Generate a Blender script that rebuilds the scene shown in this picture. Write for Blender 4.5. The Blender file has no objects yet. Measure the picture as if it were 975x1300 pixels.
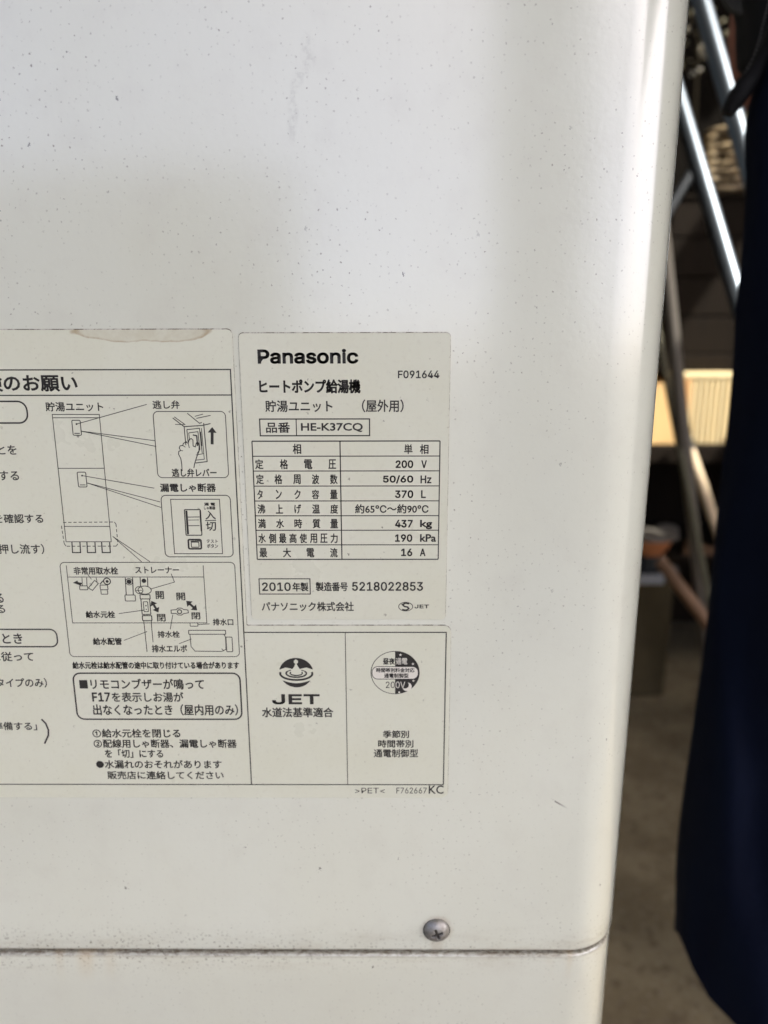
import bpy, bmesh, math, random
from math import sin, cos, tan, radians, pi, sqrt, atan2, hypot
from mathutils import Vector, Matrix, noise
random.seed(7)
S = bpy.context.scene
C = S.collection

# ------------------------------------------------------------------ camera, sky, sun, exposure
FPX, CU, CV = 976.0, 487.5, 650.0            # focal length and centre in the photograph's own 975 x 1300 pixels
PITCH, YAW, ROLL = radians(14.3), radians(0.35), 0.0025
D0 = 0.287                                   # distance to the label along the lens axis (m)
CAMP = Vector((0, -D0 * cos(PITCH), 0.78))
cam = bpy.data.cameras.new('camera')
camo = bpy.data.objects.new('camera', cam)
C.objects.link(camo)
fwd = Vector((-sin(YAW) * cos(PITCH), cos(YAW) * cos(PITCH), -sin(PITCH)))
rgt0 = Vector((cos(YAW), sin(YAW), 0))
up0 = rgt0.cross(fwd)
rgt = rgt0 * cos(ROLL) - up0 * sin(ROLL)
upv = up0 * cos(ROLL) + rgt0 * sin(ROLL)
M = Matrix((rgt, upv, -fwd)).transposed().to_4x4()
M.translation = CAMP
camo.matrix_world = M
cam.sensor_fit = 'VERTICAL'
cam.sensor_height = 36.0
cam.lens = 36.0 * FPX / 1300.0
cam.clip_start, cam.clip_end = 0.01, 500.0
cam.dof.use_dof = True
cam.dof.focus_distance = 0.281
cam.dof.aperture_fstop = cam.lens / 3.8      # the phone lens: a 3.8 mm opening
S.camera = camo

SUN_EL, SUN_AZ = radians(52), radians(128)   # azimuth clockwise from +Y
w = bpy.data.worlds.new('World')
S.world = w
w.use_nodes = True
nt = w.node_tree
bg = nt.nodes['Background']
sky = nt.nodes.new('ShaderNodeTexSky')
sky.sky_type = 'NISHITA'
sky.sun_disc = False
sky.sun_elevation = SUN_EL
sky.sun_rotation = SUN_AZ
sky.air_density, sky.dust_density, sky.ozone_density = 0.3, 3.7, 0.0
nt.links.new(sky.outputs[0], bg.inputs[0])
bg.inputs[1].default_value = 0.15
sun = bpy.data.lights.new('sun', 'SUN')
sun.energy = 2.1
sun.angle = radians(0.5)
sun.color = (1.0, 0.96, 0.88)
suno = bpy.data.objects.new('sun', sun)
C.objects.link(suno)
sd = Vector((sin(SUN_AZ) * cos(SUN_EL), cos(SUN_AZ) * cos(SUN_EL), sin(SUN_EL)))
suno.rotation_euler = sd.to_track_quat('Z', 'Y').to_euler()
suno.location = sd * 10
vs = S.view_settings
vs.view_transform, vs.look, vs.gamma, vs.exposure = 'Standard', 'None', 1.0, 2.22
vs.use_curve_mapping = False
S.render.engine = 'CYCLES'
S.cycles.use_denoising = True
S.cycles.max_bounces = 8
S.cycles.caustics_reflective = False
S.cycles.caustics_refractive = False

# ------------------------------------------------------------------ helpers
def ray(u, v):
    return rgt * ((u - CU) / FPX) - upv * ((v - CV) / FPX) + fwd

def at(u, v, y):
    """world point seen at photograph pixel (u, v) on the upright plane at depth y"""
    d = ray(u, v)
    return CAMP + d * ((y - CAMP.y) / d.y)

def pan(u, v):
    p = at(u, v, 0.0)
    return p.x, p.z

def mat(name, col, rough=0.5, metal=0.0, spec=0.5):
    m = bpy.data.materials.new(name)
    m.use_nodes = True
    b = m.node_tree.nodes['Principled BSDF']
    b.inputs['Base Color'].default_value = (*col, 1)
    b.inputs['Roughness'].default_value = rough
    b.inputs['Metallic'].default_value = metal
    b.inputs['Specular IOR Level'].default_value = spec
    return m

class NG:
    """small shorthand for building node trees"""
    def __init__(self, m):
        self.t = m.node_tree
        self.b = self.t.nodes['Principled BSDF']
        self.pos = self.t.nodes.new('ShaderNodeNewGeometry').outputs['Position']
    def n(self, kind, **kw):
        x = self.t.nodes.new(kind)
        for k, v in kw.items():
            setattr(x, k, v)
        return x
    def l(self, a, b):
        self.t.links.new(a, b)
    def math(self, op, a, b=None, c=None, clamp=False):
        x = self.n('ShaderNodeMath', operation=op, use_clamp=clamp)
        for i, q in enumerate((a, b, c)):
            if q is None:
                continue
            if isinstance(q, (int, float)):
                x.inputs[i].default_value = q
            else:
                self.l(q, x.inputs[i])
        return x.outputs[0]
    def noise(self, scale, detail=4, rough=0.55, vec=None, dist=0.0):
        x = self.n('ShaderNodeTexNoise')
        x.inputs['Scale'].default_value = scale
        x.inputs['Detail'].default_value = detail
        x.inputs['Roughness'].default_value = rough
        x.inputs['Distortion'].default_value = dist
        self.l(vec or self.pos, x.inputs['Vector'])
        return x.outputs['Fac']
    def step(self, x, a, b, lo=0.0, hi=1.0):
        r = self.n('ShaderNodeMapRange', interpolation_type='SMOOTHSTEP')
        self.l(x, r.inputs[0])
        for i, v in zip((1, 2, 3, 4), (a, b, lo, hi)):
            r.inputs[i].default_value = v
        return r.outputs[0]
    def mix(self, fac, a, b):
        x = self.n('ShaderNodeMix', data_type='RGBA')
        if isinstance(fac, (int, float)):
            x.inputs[0].default_value = fac
        else:
            self.l(fac, x.inputs[0])
        for i, q in ((6, a), (7, b)):
            if isinstance(q, tuple):
                x.inputs[i].default_value = (*q, 1)
            else:
                self.l(q, x.inputs[i])
        return x.outputs[2]
    def xyz(self):
        s = self.n('ShaderNodeSeparateXYZ')
        self.l(self.pos, s.inputs[0])
        return s.outputs
    def scaled(self, sx, sy, sz, off=(0, 0, 0)):
        x = self.n('ShaderNodeMapping')
        x.inputs['Scale'].default_value = (sx, sy, sz)
        x.inputs['Location'].default_value = off
        self.l(self.pos, x.inputs['Vector'])
        return x.outputs[0]
    def specks(self, cell, keep, r0, r1, off, stretch=1.0):
        """round specks: one in every kept cell of a 3-D cell pattern"""
        px, py, pz = self.xyz()
        cb_ = self.n('ShaderNodeCombineXYZ')
        self.l(self.math('ADD', self.math('ADD', px, py), off[0]), cb_.inputs[0])
        self.l(self.math('MULTIPLY', pz, stretch), cb_.inputs[1])
        nz = self.n('ShaderNodeTexNoise')
        nz.inputs['Scale'].default_value = 0.9 / (r1 * cell)
        nz.inputs['Detail'].default_value = 1.0
        self.l(self.pos, nz.inputs['Vector'])
        off_ = self.n('ShaderNodeVectorMath', operation='MULTIPLY_ADD')
        self.l(nz.outputs['Color'], off_.inputs[0])
        off_.inputs[1].default_value = (3.4 * r1 * cell,) * 3
        self.l(cb_.outputs[0], off_.inputs[2])
        vec = off_.outputs[0]
        v = self.n('ShaderNodeTexVoronoi', feature='F1', voronoi_dimensions='2D')
        v.inputs['Scale'].default_value = 1.0 / cell
        v.inputs['Randomness'].default_value = 1.0
        self.l(vec, v.inputs['Vector'])
        sp = self.n('ShaderNodeSeparateColor')
        self.l(v.outputs['Color'], sp.inputs[0])
        size = self.step(sp.outputs[1], 0.0, 1.0, r0, r1)
        inside = self.math('LESS_THAN', v.outputs['Distance'], size)
        kept = self.math('LESS_THAN', sp.outputs[0], keep)
        return self.math('MULTIPLY', self.math('MULTIPLY', inside, kept), self.step(sp.outputs[2], 0, 1, 0.35, 1.0))
    def bump(self, h, strength, dist):
        x = self.n('ShaderNodeBump')
        x.inputs['Strength'].default_value = strength
        x.inputs['Distance'].default_value = dist
        self.l(h, x.inputs['Height'])
        self.l(x.outputs[0], self.b.inputs['Normal'])
    def base(self, col):
        self.l(col, self.b.inputs['Base Color'])
    def rough(self, r):
        self.l(r, self.b.inputs['Roughness'])

def wpos(o):
    p = Vector((0, 0, 0))
    while o is not None:
        p += o.location
        o = o.parent
    return p

def link(name, me, m, parent=None, smooth=None):
    """one mesh, given in world coordinates, as ONE object (a child keeps its parent's origin)"""
    o = bpy.data.objects.new(name, me)
    C.objects.link(o)
    if parent is not None:
        o.parent = parent
        me.transform(Matrix.Translation(-wpos(parent)))
    if m is not None and not me.materials:
        me.materials.append(m)
    if smooth is not None:
        me.shade_smooth()
        if smooth < 180:
            me.set_sharp_from_angle(angle=radians(smooth))
    return o

def mesh(name, vs_, fs, m, parent=None, smooth=None):
    me = bpy.data.meshes.new(name)
    me.from_pydata([tuple(v) for v in vs_], [], fs)
    me.update()
    return link(name, me, m, parent, smooth)

def bobj(name, bm, m, parent=None, smooth=None):
    me = bpy.data.meshes.new(name)
    bmesh.ops.recalc_face_normals(bm, faces=bm.faces)
    bm.to_mesh(me)
    bm.free()
    return link(name, me, m, parent, smooth)

def thing(name, label, cat, loc, group=None):
    o = bpy.data.objects.new(name, None)
    o.empty_display_size = 0.05
    C.objects.link(o)
    o.location = loc
    return tag(o, label, cat, group)

def tag(o, label, cat, group=None):
    o['label'], o['category'] = label, cat
    if group:
        o['group'] = group
    return o

def structure(o):
    o['kind'] = 'structure'
    return o

def box_bm(x0, x1, y0, y1, z0, z1, bev=0.0, bm=None, rot=0.0):
    own = bm or bmesh.new()
    r = bmesh.ops.create_cube(own, size=1.0, matrix=Matrix.Translation(((x0 + x1) / 2, (y0 + y1) / 2, (z0 + z1) / 2)) @ Matrix.Rotation(rot, 4, 'Z') @ Matrix.Diagonal((x1 - x0, y1 - y0, z1 - z0, 1)))
    if bev:
        es = list({e for v in r['verts'] for e in v.link_edges})
        bmesh.ops.bevel(own, geom=es, offset=bev, segments=2, affect='EDGES', profile=0.5)
    return own

def tube_bm(pts, rad, seg=20, bm=None, caps=True):
    own = bm or bmesh.new()
    pts = [Vector(p) for p in pts]
    rings = []
    prev = None
    for i, p in enumerate(pts):
        d = (pts[min(i + 1, len(pts) - 1)] - pts[max(i - 1, 0)]).normalized()
        if prev is None:
            a = d.cross(Vector((0, 0, 1)))
            if a.length < 0.05:
                a = d.cross(Vector((1, 0, 0)))
        else:
            a = prev - d * prev.dot(d)
        a.normalize()
        prev = a
        b = d.cross(a)
        r = rad[i] if isinstance(rad, (list, tuple)) else rad
        rings.append([own.verts.new(p + a * (r * cos(2 * pi * k / seg)) + b * (r * sin(2 * pi * k / seg))) for k in range(seg)])
    for A, B in zip(rings, rings[1:]):
        for k in range(seg):
            own.faces.new((A[k], A[(k + 1) % seg], B[(k + 1) % seg], B[k]))
    if caps:
        own.faces.new(rings[0][::-1])
        own.faces.new(rings[-1])
    return own

def lathe_bm(c, prof, seg=40, sx=1.0, bm=None):
    """profile of (radius, height) turned about the upright axis through c"""
    own = bm or bmesh.new()
    c = Vector(c)
    rings = []
    for r, z in prof:
        if r < 1e-6:
            rings.append([own.verts.new(c + Vector((0, 0, z)))])
        else:
            rings.append([own.verts.new(c + Vector((sx * r * cos(2 * pi * k / seg), r * sin(2 * pi * k / seg), z))) for k in range(seg)])
    for A, B in zip(rings, rings[1:]):
        for k in range(seg):
            k2 = (k + 1) % seg
            if len(A) == 1 and len(B) > 1:
                own.faces.new((A[0], B[k], B[k2]))
            elif len(B) == 1 and len(A) > 1:
                own.faces.new((A[k2], A[k], B[0]))
            elif len(A) > 1:
                own.faces.new((A[k], A[k2], B[k2], B[k]))
    return own

# ------------------------------------------------------------------ materials
SEAM_Z = pan(400, 1207)[1]

def paint_material(name, col, seed, lower=False):
    m = mat(name, col, 0.3, 0.0, 0.75)
    m.node_tree.nodes['Principled BSDF'].inputs['Coat Weight'].default_value = 1.0
    m.node_tree.nodes['Principled BSDF'].inputs['Coat Roughness'].default_value = 0.13
    g = NG(m)
    x, y, z = g.xyz()
    big = g.noise(9.0, 3, 0.6, g.scaled(1, 1, 0.6, (seed, 0, 0)))
    mid = g.noise(70.0, 4, 0.6)
    c = g.mix(g.step(big, 0.3, 0.75, 0.0, 0.55), col, (col[0] * 0.95, col[1] * 0.935, col[2] * 0.885))
    c = g.mix(g.step(mid, 0.45, 0.8, 0.0, 0.16), c, (0.5, 0.48, 0.42))
    # faint rain runs down the sheet
    run_ = g.step(g.noise(1.0, 4, 0.6, g.scaled(95, 95, 3.0, (seed, 0, 0))), 0.52, 0.8, 0.0, 0.03)
    c = g.mix(run_, c, (0.42, 0.40, 0.34))
    # fine dust specks, larger grit, a few short scuffs
    patch = g.step(g.noise(16.0, 3, 0.6, g.scaled(1, 1, 1, (seed + 3, 1, 2))), 0.36, 0.64, 0.2, 1.0)
    patch = g.math('MULTIPLY', patch, g.step(z, SEAM_Z + 0.10, SEAM_Z + 0.32, 0.6, 1.0))
    s1 = g.specks(0.0034, 0.62, 0.035, 0.088, (seed, 0.3, 0.1))
    s2 = g.specks(0.0074, 0.6, 0.015, 0.042, (seed + 1, 0.1, 0.6))
    s3 = g.specks(0.030, 0.28, 0.009, 0.016, (seed + 2, 0.7, 0.2), 0.7)
    s4 = g.specks(0.0024, 0.22, 0.05, 0.13, (seed + 5, 0.4, 0.7))
    c = g.mix(g.math('MULTIPLY', g.math('MULTIPLY', s1, patch), 0.9), c, (0.17, 0.155, 0.12))
    c = g.mix(g.math('MULTIPLY', s4, g.math('MULTIPLY', patch, 0.26)), c, (0.28, 0.26, 0.22))
    c = g.mix(g.math('MULTIPLY', g.math('MULTIPLY', s2, patch), 0.8), c, (0.11, 0.10, 0.085))
    c = g.mix(g.math('MULTIPLY', s3, 0.85), c, (0.075, 0.07, 0.06))
    # grime that gathers along the seam between the two panels
    dz = g.math('ABSOLUTE', g.math('SUBTRACT', z, SEAM_Z))
    near = g.step(dz, 0.0005, 0.016, 1.0, 0.0)
    left = g.step(x, -0.12, 0.03, 1.0, 0.35)
    grit = g.specks(0.0018, 0.62, 0.10, 0.30, (seed + 8, 0.2, 0.2))
    c = g.mix(g.math('MULTIPLY', g.math('MULTIPLY', grit, near), g.math('MULTIPLY', left, 0.75)), c, (0.10, 0.085, 0.06))
    film = g.math('MULTIPLY', near, g.step(g.noise(60, 4, 0.7, g.scaled(0.5, 1, 2)), 0.42, 0.76, 0.0, 0.38))
    c = g.mix(film, c, (0.36, 0.30, 0.21))
    if lower:
        edge = g.step(dz, 0.0022, 0.0050, 1.0, 0.0)
        rustn = g.step(g.noise(900, 4, 0.7, g.scaled(0.4, 1, 1)), 0.40, 0.64, 0.42, 0.92)
        c = g.mix(g.math('MULTIPLY', edge, rustn), c, (0.12, 0.09, 0.055))
        run = g.math('MULTIPLY', g.step(dz, 0.002, 0.02, 1.0, 0.0), g.step(g.noise(42, 3, 0.6, g.scaled(1, 1, 0.08)), 0.58, 0.74, 0.0, 0.35))
        c = g.mix(run, c, (0.55, 0.42, 0.24))
    else:
        lip = g.math('MULTIPLY', g.step(dz, 0.0004, 0.0016, 1.0, 0.0), g.step(g.noise(90, 4, 0.7), 0.3, 0.6, 0.3, 0.7))
        c = g.mix(lip, c, (0.13, 0.11, 0.085))
        # a long rubbed smear high on the panel
        px, pz = pan(382, 60)
        qx, qz = pan(378, 165)
        t = g.step(z, qz - 0.006, qz, 0, 1)
        t2 = g.step(z, pz, pz + 0.006, 1, 0)
        xm = g.math('ADD', g.math('MULTIPLY', g.math('SUBTRACT', z, qz), 0.22), qx - 0.002)
        wav = g.math('MULTIPLY', g.math('SUBTRACT', g.noise(70, 2), 0.5), 0.012)
        dx = g.math('ABSOLUTE', g.math('SUBTRACT', g.math('SUBTRACT', x, xm), wav))
        sm = g.math('MULTIPLY', g.math('MULTIPLY', t, t2), g.step(dx, 0.0002, 0.0024, 1, 0))
        sm = g.math('MULTIPLY', sm, g.step(g.noise(420, 4, 0.75), 0.42, 0.60, 0.02, 0.28))
        c = g.mix(sm, c, (0.31, 0.305, 0.265))
        # rust bleeding from the screw
        sx_, sz_ = pan(554.5, 1180)
        rx_ = g.math('ABSOLUTE', g.math('SUBTRACT', x, sx_))
        rz_ = g.math('SUBTRACT', sz_, z)
        rad_ = g.math('SQRT', g.math('ADD', g.math('MULTIPLY', rx_, rx_), g.math('MULTIPLY', rz_, rz_)))
        halo = g.math('MULTIPLY', g.step(rad_, 0.005, 0.0085, 0.5, 0.0), g.step(g.noise(300, 3, 0.6), 0.35, 0.65, 0.2, 1.0))
        drip = g.math('MULTIPLY', g.step(rx_, 0.001, 0.0042, 0.3, 0.0), g.math('MULTIPLY', g.math('GREATER_THAN', rz_, 0.0), g.step(g.noise(120, 3, 0.6), 0.4, 0.65)))
        c = g.mix(g.math('MAXIMUM', halo, drip), c, (0.33, 0.24, 0.15))
        # short scratch at the lower right
        ax, az = pan(704, 1017)
        rel = g.math('SUBTRACT', x, ax)
        ln = g.math('ABSOLUTE', g.math('SUBTRACT', g.math('SUBTRACT', z, az), g.math('MULTIPLY', rel, -0.62)))
        sc = g.math('MULTIPLY', g.step(ln, 0.0002, 0.0006, 1, 0), g.math('MULTIPLY', g.math('GREATER_THAN', rel, 0.0), g.step(rel, 0.001, 0.0065, 1.0, 0.0)))
        c = g.mix(g.math('MULTIPLY', sc, 0.75), c, (0.10, 0.09, 0.08))
    g.base(c)
    g.rough(g.step(g.noise(25, 4, 0.6), 0.3, 0.7, 0.15, 0.21))
    h = g.math('ADD', g.math('ADD', g.math('MULTIPLY', g.noise(420, 2, 0.5), 0.5), g.math('MULTIPLY', g.noise(11, 1, 0.4), 3.0)), g.math('MULTIPLY', g.math('ADD', s1, s2), 0.5))
    g.bump(h, 0.16, 0.0006)
    return m

def sticker_material(name, col, stain=None):
    m = mat(name, col, 0.3)
    g = NG(m)
    x, y, z = g.xyz()
    c = g.mix(g.step(g.noise(30, 3, 0.6), 0.35, 0.7, 0, 0.5), col, (col[0] * 0.955, col[1] * 0.945, col[2] * 0.90))
    s1 = g.specks(0.0035, 0.16, 0.03, 0.075, (11, 0.3, 0.1))
    s2 = g.specks(0.014, 0.2, 0.015, 0.035, (12, 0.5, 0.1))
    c = g.mix(g.math('MULTIPLY', s1, 0.42), c, (0.25, 0.22, 0.17))
    c = g.mix(g.math('MULTIPLY', s2, 0.7), c, (0.10, 0.09, 0.07))
    c = g.mix(g.step(g.noise(600, 3, 0.6), 0.5, 0.8, 0, 0.14), c, (0.42, 0.38, 0.3))
    if stain:
        (cx, cz), rx, rz = stain
        grain = g.step(g.noise(130, 4, 0.7), 0.35, 0.65, 0.45, 1.0)
        wob = g.math('MULTIPLY', g.math('SUBTRACT', g.noise(60, 3), 0.5), 0.8)
        ex = g.math('DIVIDE', g.math('SUBTRACT', x, cx), rx)
        ez = g.math('DIVIDE', g.math('SUBTRACT', z, cz), rz)
        rr = g.math('ADD', g.math('SQRT', g.math('ADD', g.math('MULTIPLY', ex, ex), g.math('MULTIPLY', ez, ez))), wob)
        body = g.step(rr, 0.90, 1.0, 0.26, 0.0)
        ring = g.math('MULTIPLY', g.step(rr, 0.80, 0.97, 0, 1), g.step(rr, 0.97, 1.03, 0.75, 0))
        c = g.mix(g.math('MULTIPLY', g.math('MAXIMUM', body, ring), grain), c, (0.34, 0.25, 0.13))
    g.base(c)
    g.rough(g.step(g.noise(40, 4, 0.6), 0.3, 0.7, 0.27, 0.38))
    g.bump(g.noise(500, 2), 0.05, 0.0004)
    return m

PAINT = paint_material('white_enamel', (0.67, 0.69, 0.60), 1.0)
PAINT_LOW = paint_material('white_enamel_lower', (0.635, 0.65, 0.56), 5.0, True)
GAPMAT = mat('grime_and_recess_shade', (0.05, 0.045, 0.038), 0.8)
STICK_R = sticker_material('rating_label_film', (0.65, 0.66, 0.545))
stx = pan(178, 419)
STICK_L = sticker_material('instruction_label_film', (0.655, 0.667, 0.55), (stx, 0.0245, 0.0042))
INK = mat('black_print', (0.022, 0.021, 0.021), 0.35)
g = NG(INK)
g.base(g.mix(g.step(g.noise(900, 3, 0.7), 0.55, 0.75, 0, 0.16), (0.022, 0.021, 0.021), (0.16, 0.15, 0.13)))
WHITEINK = mat('white_print', (0.7, 0.68, 0.6), 0.35)
ADH = mat('grimy_adhesive', (0.4, 0.36, 0.28), 0.7)
g = NG(ADH)
g.base(g.mix(g.step(g.noise(260, 4, 0.7), 0.40, 0.58, 0, 1), (0.5, 0.48, 0.42), (0.11, 0.09, 0.065)))

# ------------------------------------------------------------------ the hot water tank unit
R = 0.025                                   # rounded corner of the sheet metal
TPHI = 0.3452                               # tangent of the angle at which the right edge is seen
PHI = math.atan(TPHI)
CX = TPHI * (-CAMP.y + R - R * sin(PHI)) - R * cos(PHI)
X1, X0, YB = CX + R, CX + R - 0.62, 0.68
SZ = SEAM_Z
tank = thing('hot_water_tank', 'white enamelled hot water tank unit with printed labels and a horizontal seam', 'water heater', ((X0 + X1) / 2, YB / 2, 0))

def outline(n=14):
    pts = []
    for (cx, cy, a0) in ((X0 + R, R, pi), (X1 - R, R, 1.5 * pi), (X1 - R, YB - R, 0.0), (X0 + R, YB - R, 0.5 * pi)):
        for k in range(n + 1):
            a = a0 + 0.5 * pi * k / n
            pts.append(((cx, cy), (cos(a), sin(a))))
    return pts

def shell(name, prof, m, parent, closed_ends=False):
    out = outline()
    vs_, fs = [], []
    N = len(out)
    for off, z in prof:
        for (cx, cy), (nx, ny) in out:
            vs_.append((cx + nx * (R + off), cy + ny * (R + off), z))
    for j in range(len(prof) - 1):
        for k in range(N):
            k2 = (k + 1) % N
            fs.append((j * N + k, j * N + k2, (j + 1) * N + k2, (j + 1) * N + k))
    if closed_ends:
        fs.append(tuple(range(N))[::-1])
        fs.append(tuple((len(prof) - 1) * N + k for k in range(N)))
    return mesh(name, vs_, fs, m, parent, 35)

b1 = 0.0011
up = [(-0.012, SZ + 0.0010), (-0.0035, SZ + 0.0004)]
up += [(-b1 + b1 * sin(a) , SZ + b1 - b1 * cos(a)) for a in [pi / 2 * i / 5 for i in range(6)]]
up += [(0, SZ + 0.01), (0, SZ + 0.02), (0, SZ + 0.05), (0, 1.70), (-0.004, 1.708), (-0.02, 1.712)]
front = shell('front_panel', up, PAINT, tank, True)
front['label'] = 'tall upper panel of glossy white sheet metal with the labels'
g2, b2 = 0.0024, 0.0017
lo = [(-0.012, 0.05), (-0.0006, 0.05), (-0.0006, SZ - 0.06), (-0.0006, SZ - 0.02)]
zt = SZ - g2
lo += [(-0.0006 - b2 + b2 * cos(a), zt - b2 + b2 * sin(a)) for a in [pi / 2 * i / 7 for i in range(8)]]
lo += [(-0.012, zt - 0.0006)]
base = shell('base_panel', lo, PAINT_LOW, tank)
base['label'] = 'lower white cover panel below the grimy seam'
shell('seam_liner', [(-0.011, SZ - 0.012), (-0.0105, SZ + 0.008)], GAPMAT, tank)
lid = shell('lid', [(-0.03, 1.712), (0.004, 1.7125), (0.004, 1.745), (-0.004, 1.753), (-0.05, 1.757)], PAINT_LOW, tank, True)
bm = bmesh.new()
for lx in (X0 + 0.06, X1 - 0.06):
    for ly in (0.07, YB - 0.07):
        f = bobj('leg', box_bm(lx - 0.025, lx + 0.025, ly - 0.025, ly + 0.025, 0.0, 0.06, 0.003), GAPMAT, tank)
bm.free()

# raised flat seams etc. are sheet metal; the screw: a domed cross head, slightly rusty
SCREW = mat('dull_zinc', (0.34, 0.325, 0.30), 0.34, 0.85)
g = NG(SCREW)
g.base(g.mix(g.step(g.noise(420, 4, 0.7), 0.5, 0.75, 0, 0.6), (0.36, 0.35, 0.33), (0.10, 0.08, 0.06)))
g.rough(g.step(g.noise(500, 3), 0.3, 0.7, 0.38, 0.65))
g.bump(g.noise(900, 3), 0.25, 0.0005)

def screw(parent):
    sx, sz = pan(554.5, 1180)
    rad, hgt = 0.0055, 0.0034
    vs_, fs = [], []
    NR, NA = 30, 72
    rot = radians(20)
    arms = {}
    for i in range(NR + 1):
        r = rad * i / NR
        for k in range(NA):
            a = 2 * pi * k / NA
            q = r / rad
            h = 0.0006 + (hgt - 0.0006) * (1 - q ** 2.6) ** 0.75 if i < NR else 0.0
            lx, lz = r * cos(a - rot), r * sin(a - rot)
            # cross recess, tapered arms
            arm = 0
            for A_, B_ in ((lx, lz), (lz, lx)):
                wdt = 0.00066 * (1 - 0.25 * abs(A_) / 0.0026)
                if abs(A_) < 0.0027:
                    e = max(0, min(1, (wdt - abs(B_)) / 0.00028 + 0.5)) * max(0, min(1, (0.0027 - abs(A_)) / 0.0004))
                    arm = max(arm, e)
            arms[(i, k)] = arm
            h -= arm * 0.0013 * (1 - 0.3 * q)
            vs_.append((sx + r * cos(a), -h - 0.00005, sz + r * sin(a)))
    for i in range(NR):
        for k in range(NA):
            k2 = (k + 1) % NA
            if i == 0:
                continue
            fs.append((i * NA + k, (i + 1) * NA + k, (i + 1) * NA + k2, i * NA + k2))
    fs.append(tuple(NA + k for k in range(NA)))
    o = mesh('screw', vs_, fs, SCREW, parent, 60)
    o.data.materials.append(GAPMAT)  # dark colour on the recess faces stands in for shade inside the cross
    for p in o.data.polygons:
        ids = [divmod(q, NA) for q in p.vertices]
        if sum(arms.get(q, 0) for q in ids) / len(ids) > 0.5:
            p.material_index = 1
    o['label'] = 'domed cross head screw just above the seam'
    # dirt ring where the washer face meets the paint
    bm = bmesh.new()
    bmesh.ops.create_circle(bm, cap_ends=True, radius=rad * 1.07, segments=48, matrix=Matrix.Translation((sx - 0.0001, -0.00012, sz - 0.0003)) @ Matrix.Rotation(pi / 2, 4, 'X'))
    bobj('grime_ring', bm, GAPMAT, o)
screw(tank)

# ------------------------------------------------------------------ labels stuck on the front panel
def rounded(pts, rads, n=6):
    """rounded outline through (x, z) corners"""
    out = []
    N = len(pts)
    for i in range(N):
        p, a, b = Vector(pts[i]), Vector(pts[i - 1]), Vector(pts[(i + 1) % N])
        r = rads[i] if isinstance(rads, (list, tuple)) else rads
        if r <= 0:
            out.append(tuple(p))
            continue
        d1, d2 = (a - p).normalized(), (b - p).normalized()
        ang = d1.angle(d2)
        tl = min(r / tan(ang / 2), 0.49 * min((a - p).length, (b - p).length))
        rr = tl * tan(ang / 2)
        c = p + (d1 + d2).normalized() * (rr / sin(ang / 2))
        s, e = p + d1 * tl, p + d2 * tl
        a0, a1 = atan2(s.y - c.y, s.x - c.x), atan2(e.y - c.y, e.x - c.x)
        da = (a1 - a0 + pi) % (2 * pi) - pi
        for k in range(n + 1):
            t = a0 + da * k / n
            out.append((c.x + rr * cos(t), c.y + rr * sin(t)))
    return out

def plate(name, pts, y_back, y_front, m, parent, bev=0.0):
    bm = bmesh.new()
    vs_ = [bm.verts.new((x, y_front, z)) for x, z in pts]
    f = bm.faces.new(vs_)
    r = bmesh.ops.extrude_face_region(bm, geom=[f])
    for v in r['geom']:
        if isinstance(v, bmesh.types.BMVert):
            v.co.y = y_back
    return bobj(name, bm, m, parent)

def rect_from(u0, v0, u1, v1):
    """upright rectangle on the panel whose corners average the four pixel corners"""
    a, b, c, d = pan(u0[0], v0), pan(u0[1], v1), pan(u1[0], v0), pan(u1[1], v1)
    return (a[0] + b[0]) / 2, (c[0] + d[0]) / 2, (b[1] + d[1]) / 2, (a[1] + c[1]) / 2

TH = 0.00028
# rating label
rx0, rx1, rz0, rz1 = rect_from((304.8, 318.0), 422.8, (570.5, 566.8), 786.0)
def rating_outline(e):
    return rounded([(rx0 - e, rz0 - e), (rx1 + e, rz0 - e), (rx1 + e, rz1 + e), (rx0 - e, rz1 + e)], 0.0016 + e)
rating = plate('rating_label', rating_outline(0), 0.0, -TH, STICK_R, tank)
rating['label'] = 'cream rating label with a brand name and a black ruled table'
plate('adhesive_edge', [(x_, z_ + 0.00018) for x_, z_ in rating_outline(0.00013)], 0.0, -0.0001, ADH, rating)
# L-shaped instruction label
lz1 = pan(150, 418.5)[1]
lx1 = (pan(293.2, 430)[0] + pan(314.8, 790)[0]) / 2
lz2 = pan(450, 794)[1]
lx2 = (pan(571.5, 810)[0] + pan(569.0, 1000)[0]) / 2
lz0 = pan(300, 1012.0)[1]
lx0 = -0.262
def instr_outline(e):
    return rounded([(lx0 - e, lz0 - e), (lx2 + e, lz0 - e), (lx2 + e, lz2 + e), (lx1 + e, lz2 + e), (lx1 + e, lz1 + e), (lx0 - e, lz1 + e)],
                   [0.002, 0.0028, 0.0028, 0.0004, 0.002, 0.002])
instr = plate('instruction_label', instr_outline(0), 0.0, -TH, STICK_L, tank)
instr['label'] = 'large cream instruction label with Japanese text, line drawings and certification marks'
plate('adhesive_edge', [(x_, z_ + 0.00018) for x_, z_ in instr_outline(0.00013)], 0.0, -0.0001, ADH, instr)

YP = -TH - 0.00003                          # print lies on the film
fcurve = bpy.data.curves.new('lettering', 'FONT')
fobj = bpy.data.objects.new('lettering', fcurve)
C.objects.link(fobj)
try:                                        # Blender's own interface typeface, a plain grotesque
    import os
    GROTESQUE = bpy.data.fonts.load(os.path.join(bpy.utils.system_resource('DATAFILES'), 'fonts', 'Inter.woff2'))
except Exception:
    GROTESQUE = None
BUILTIN = fcurve.font

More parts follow.
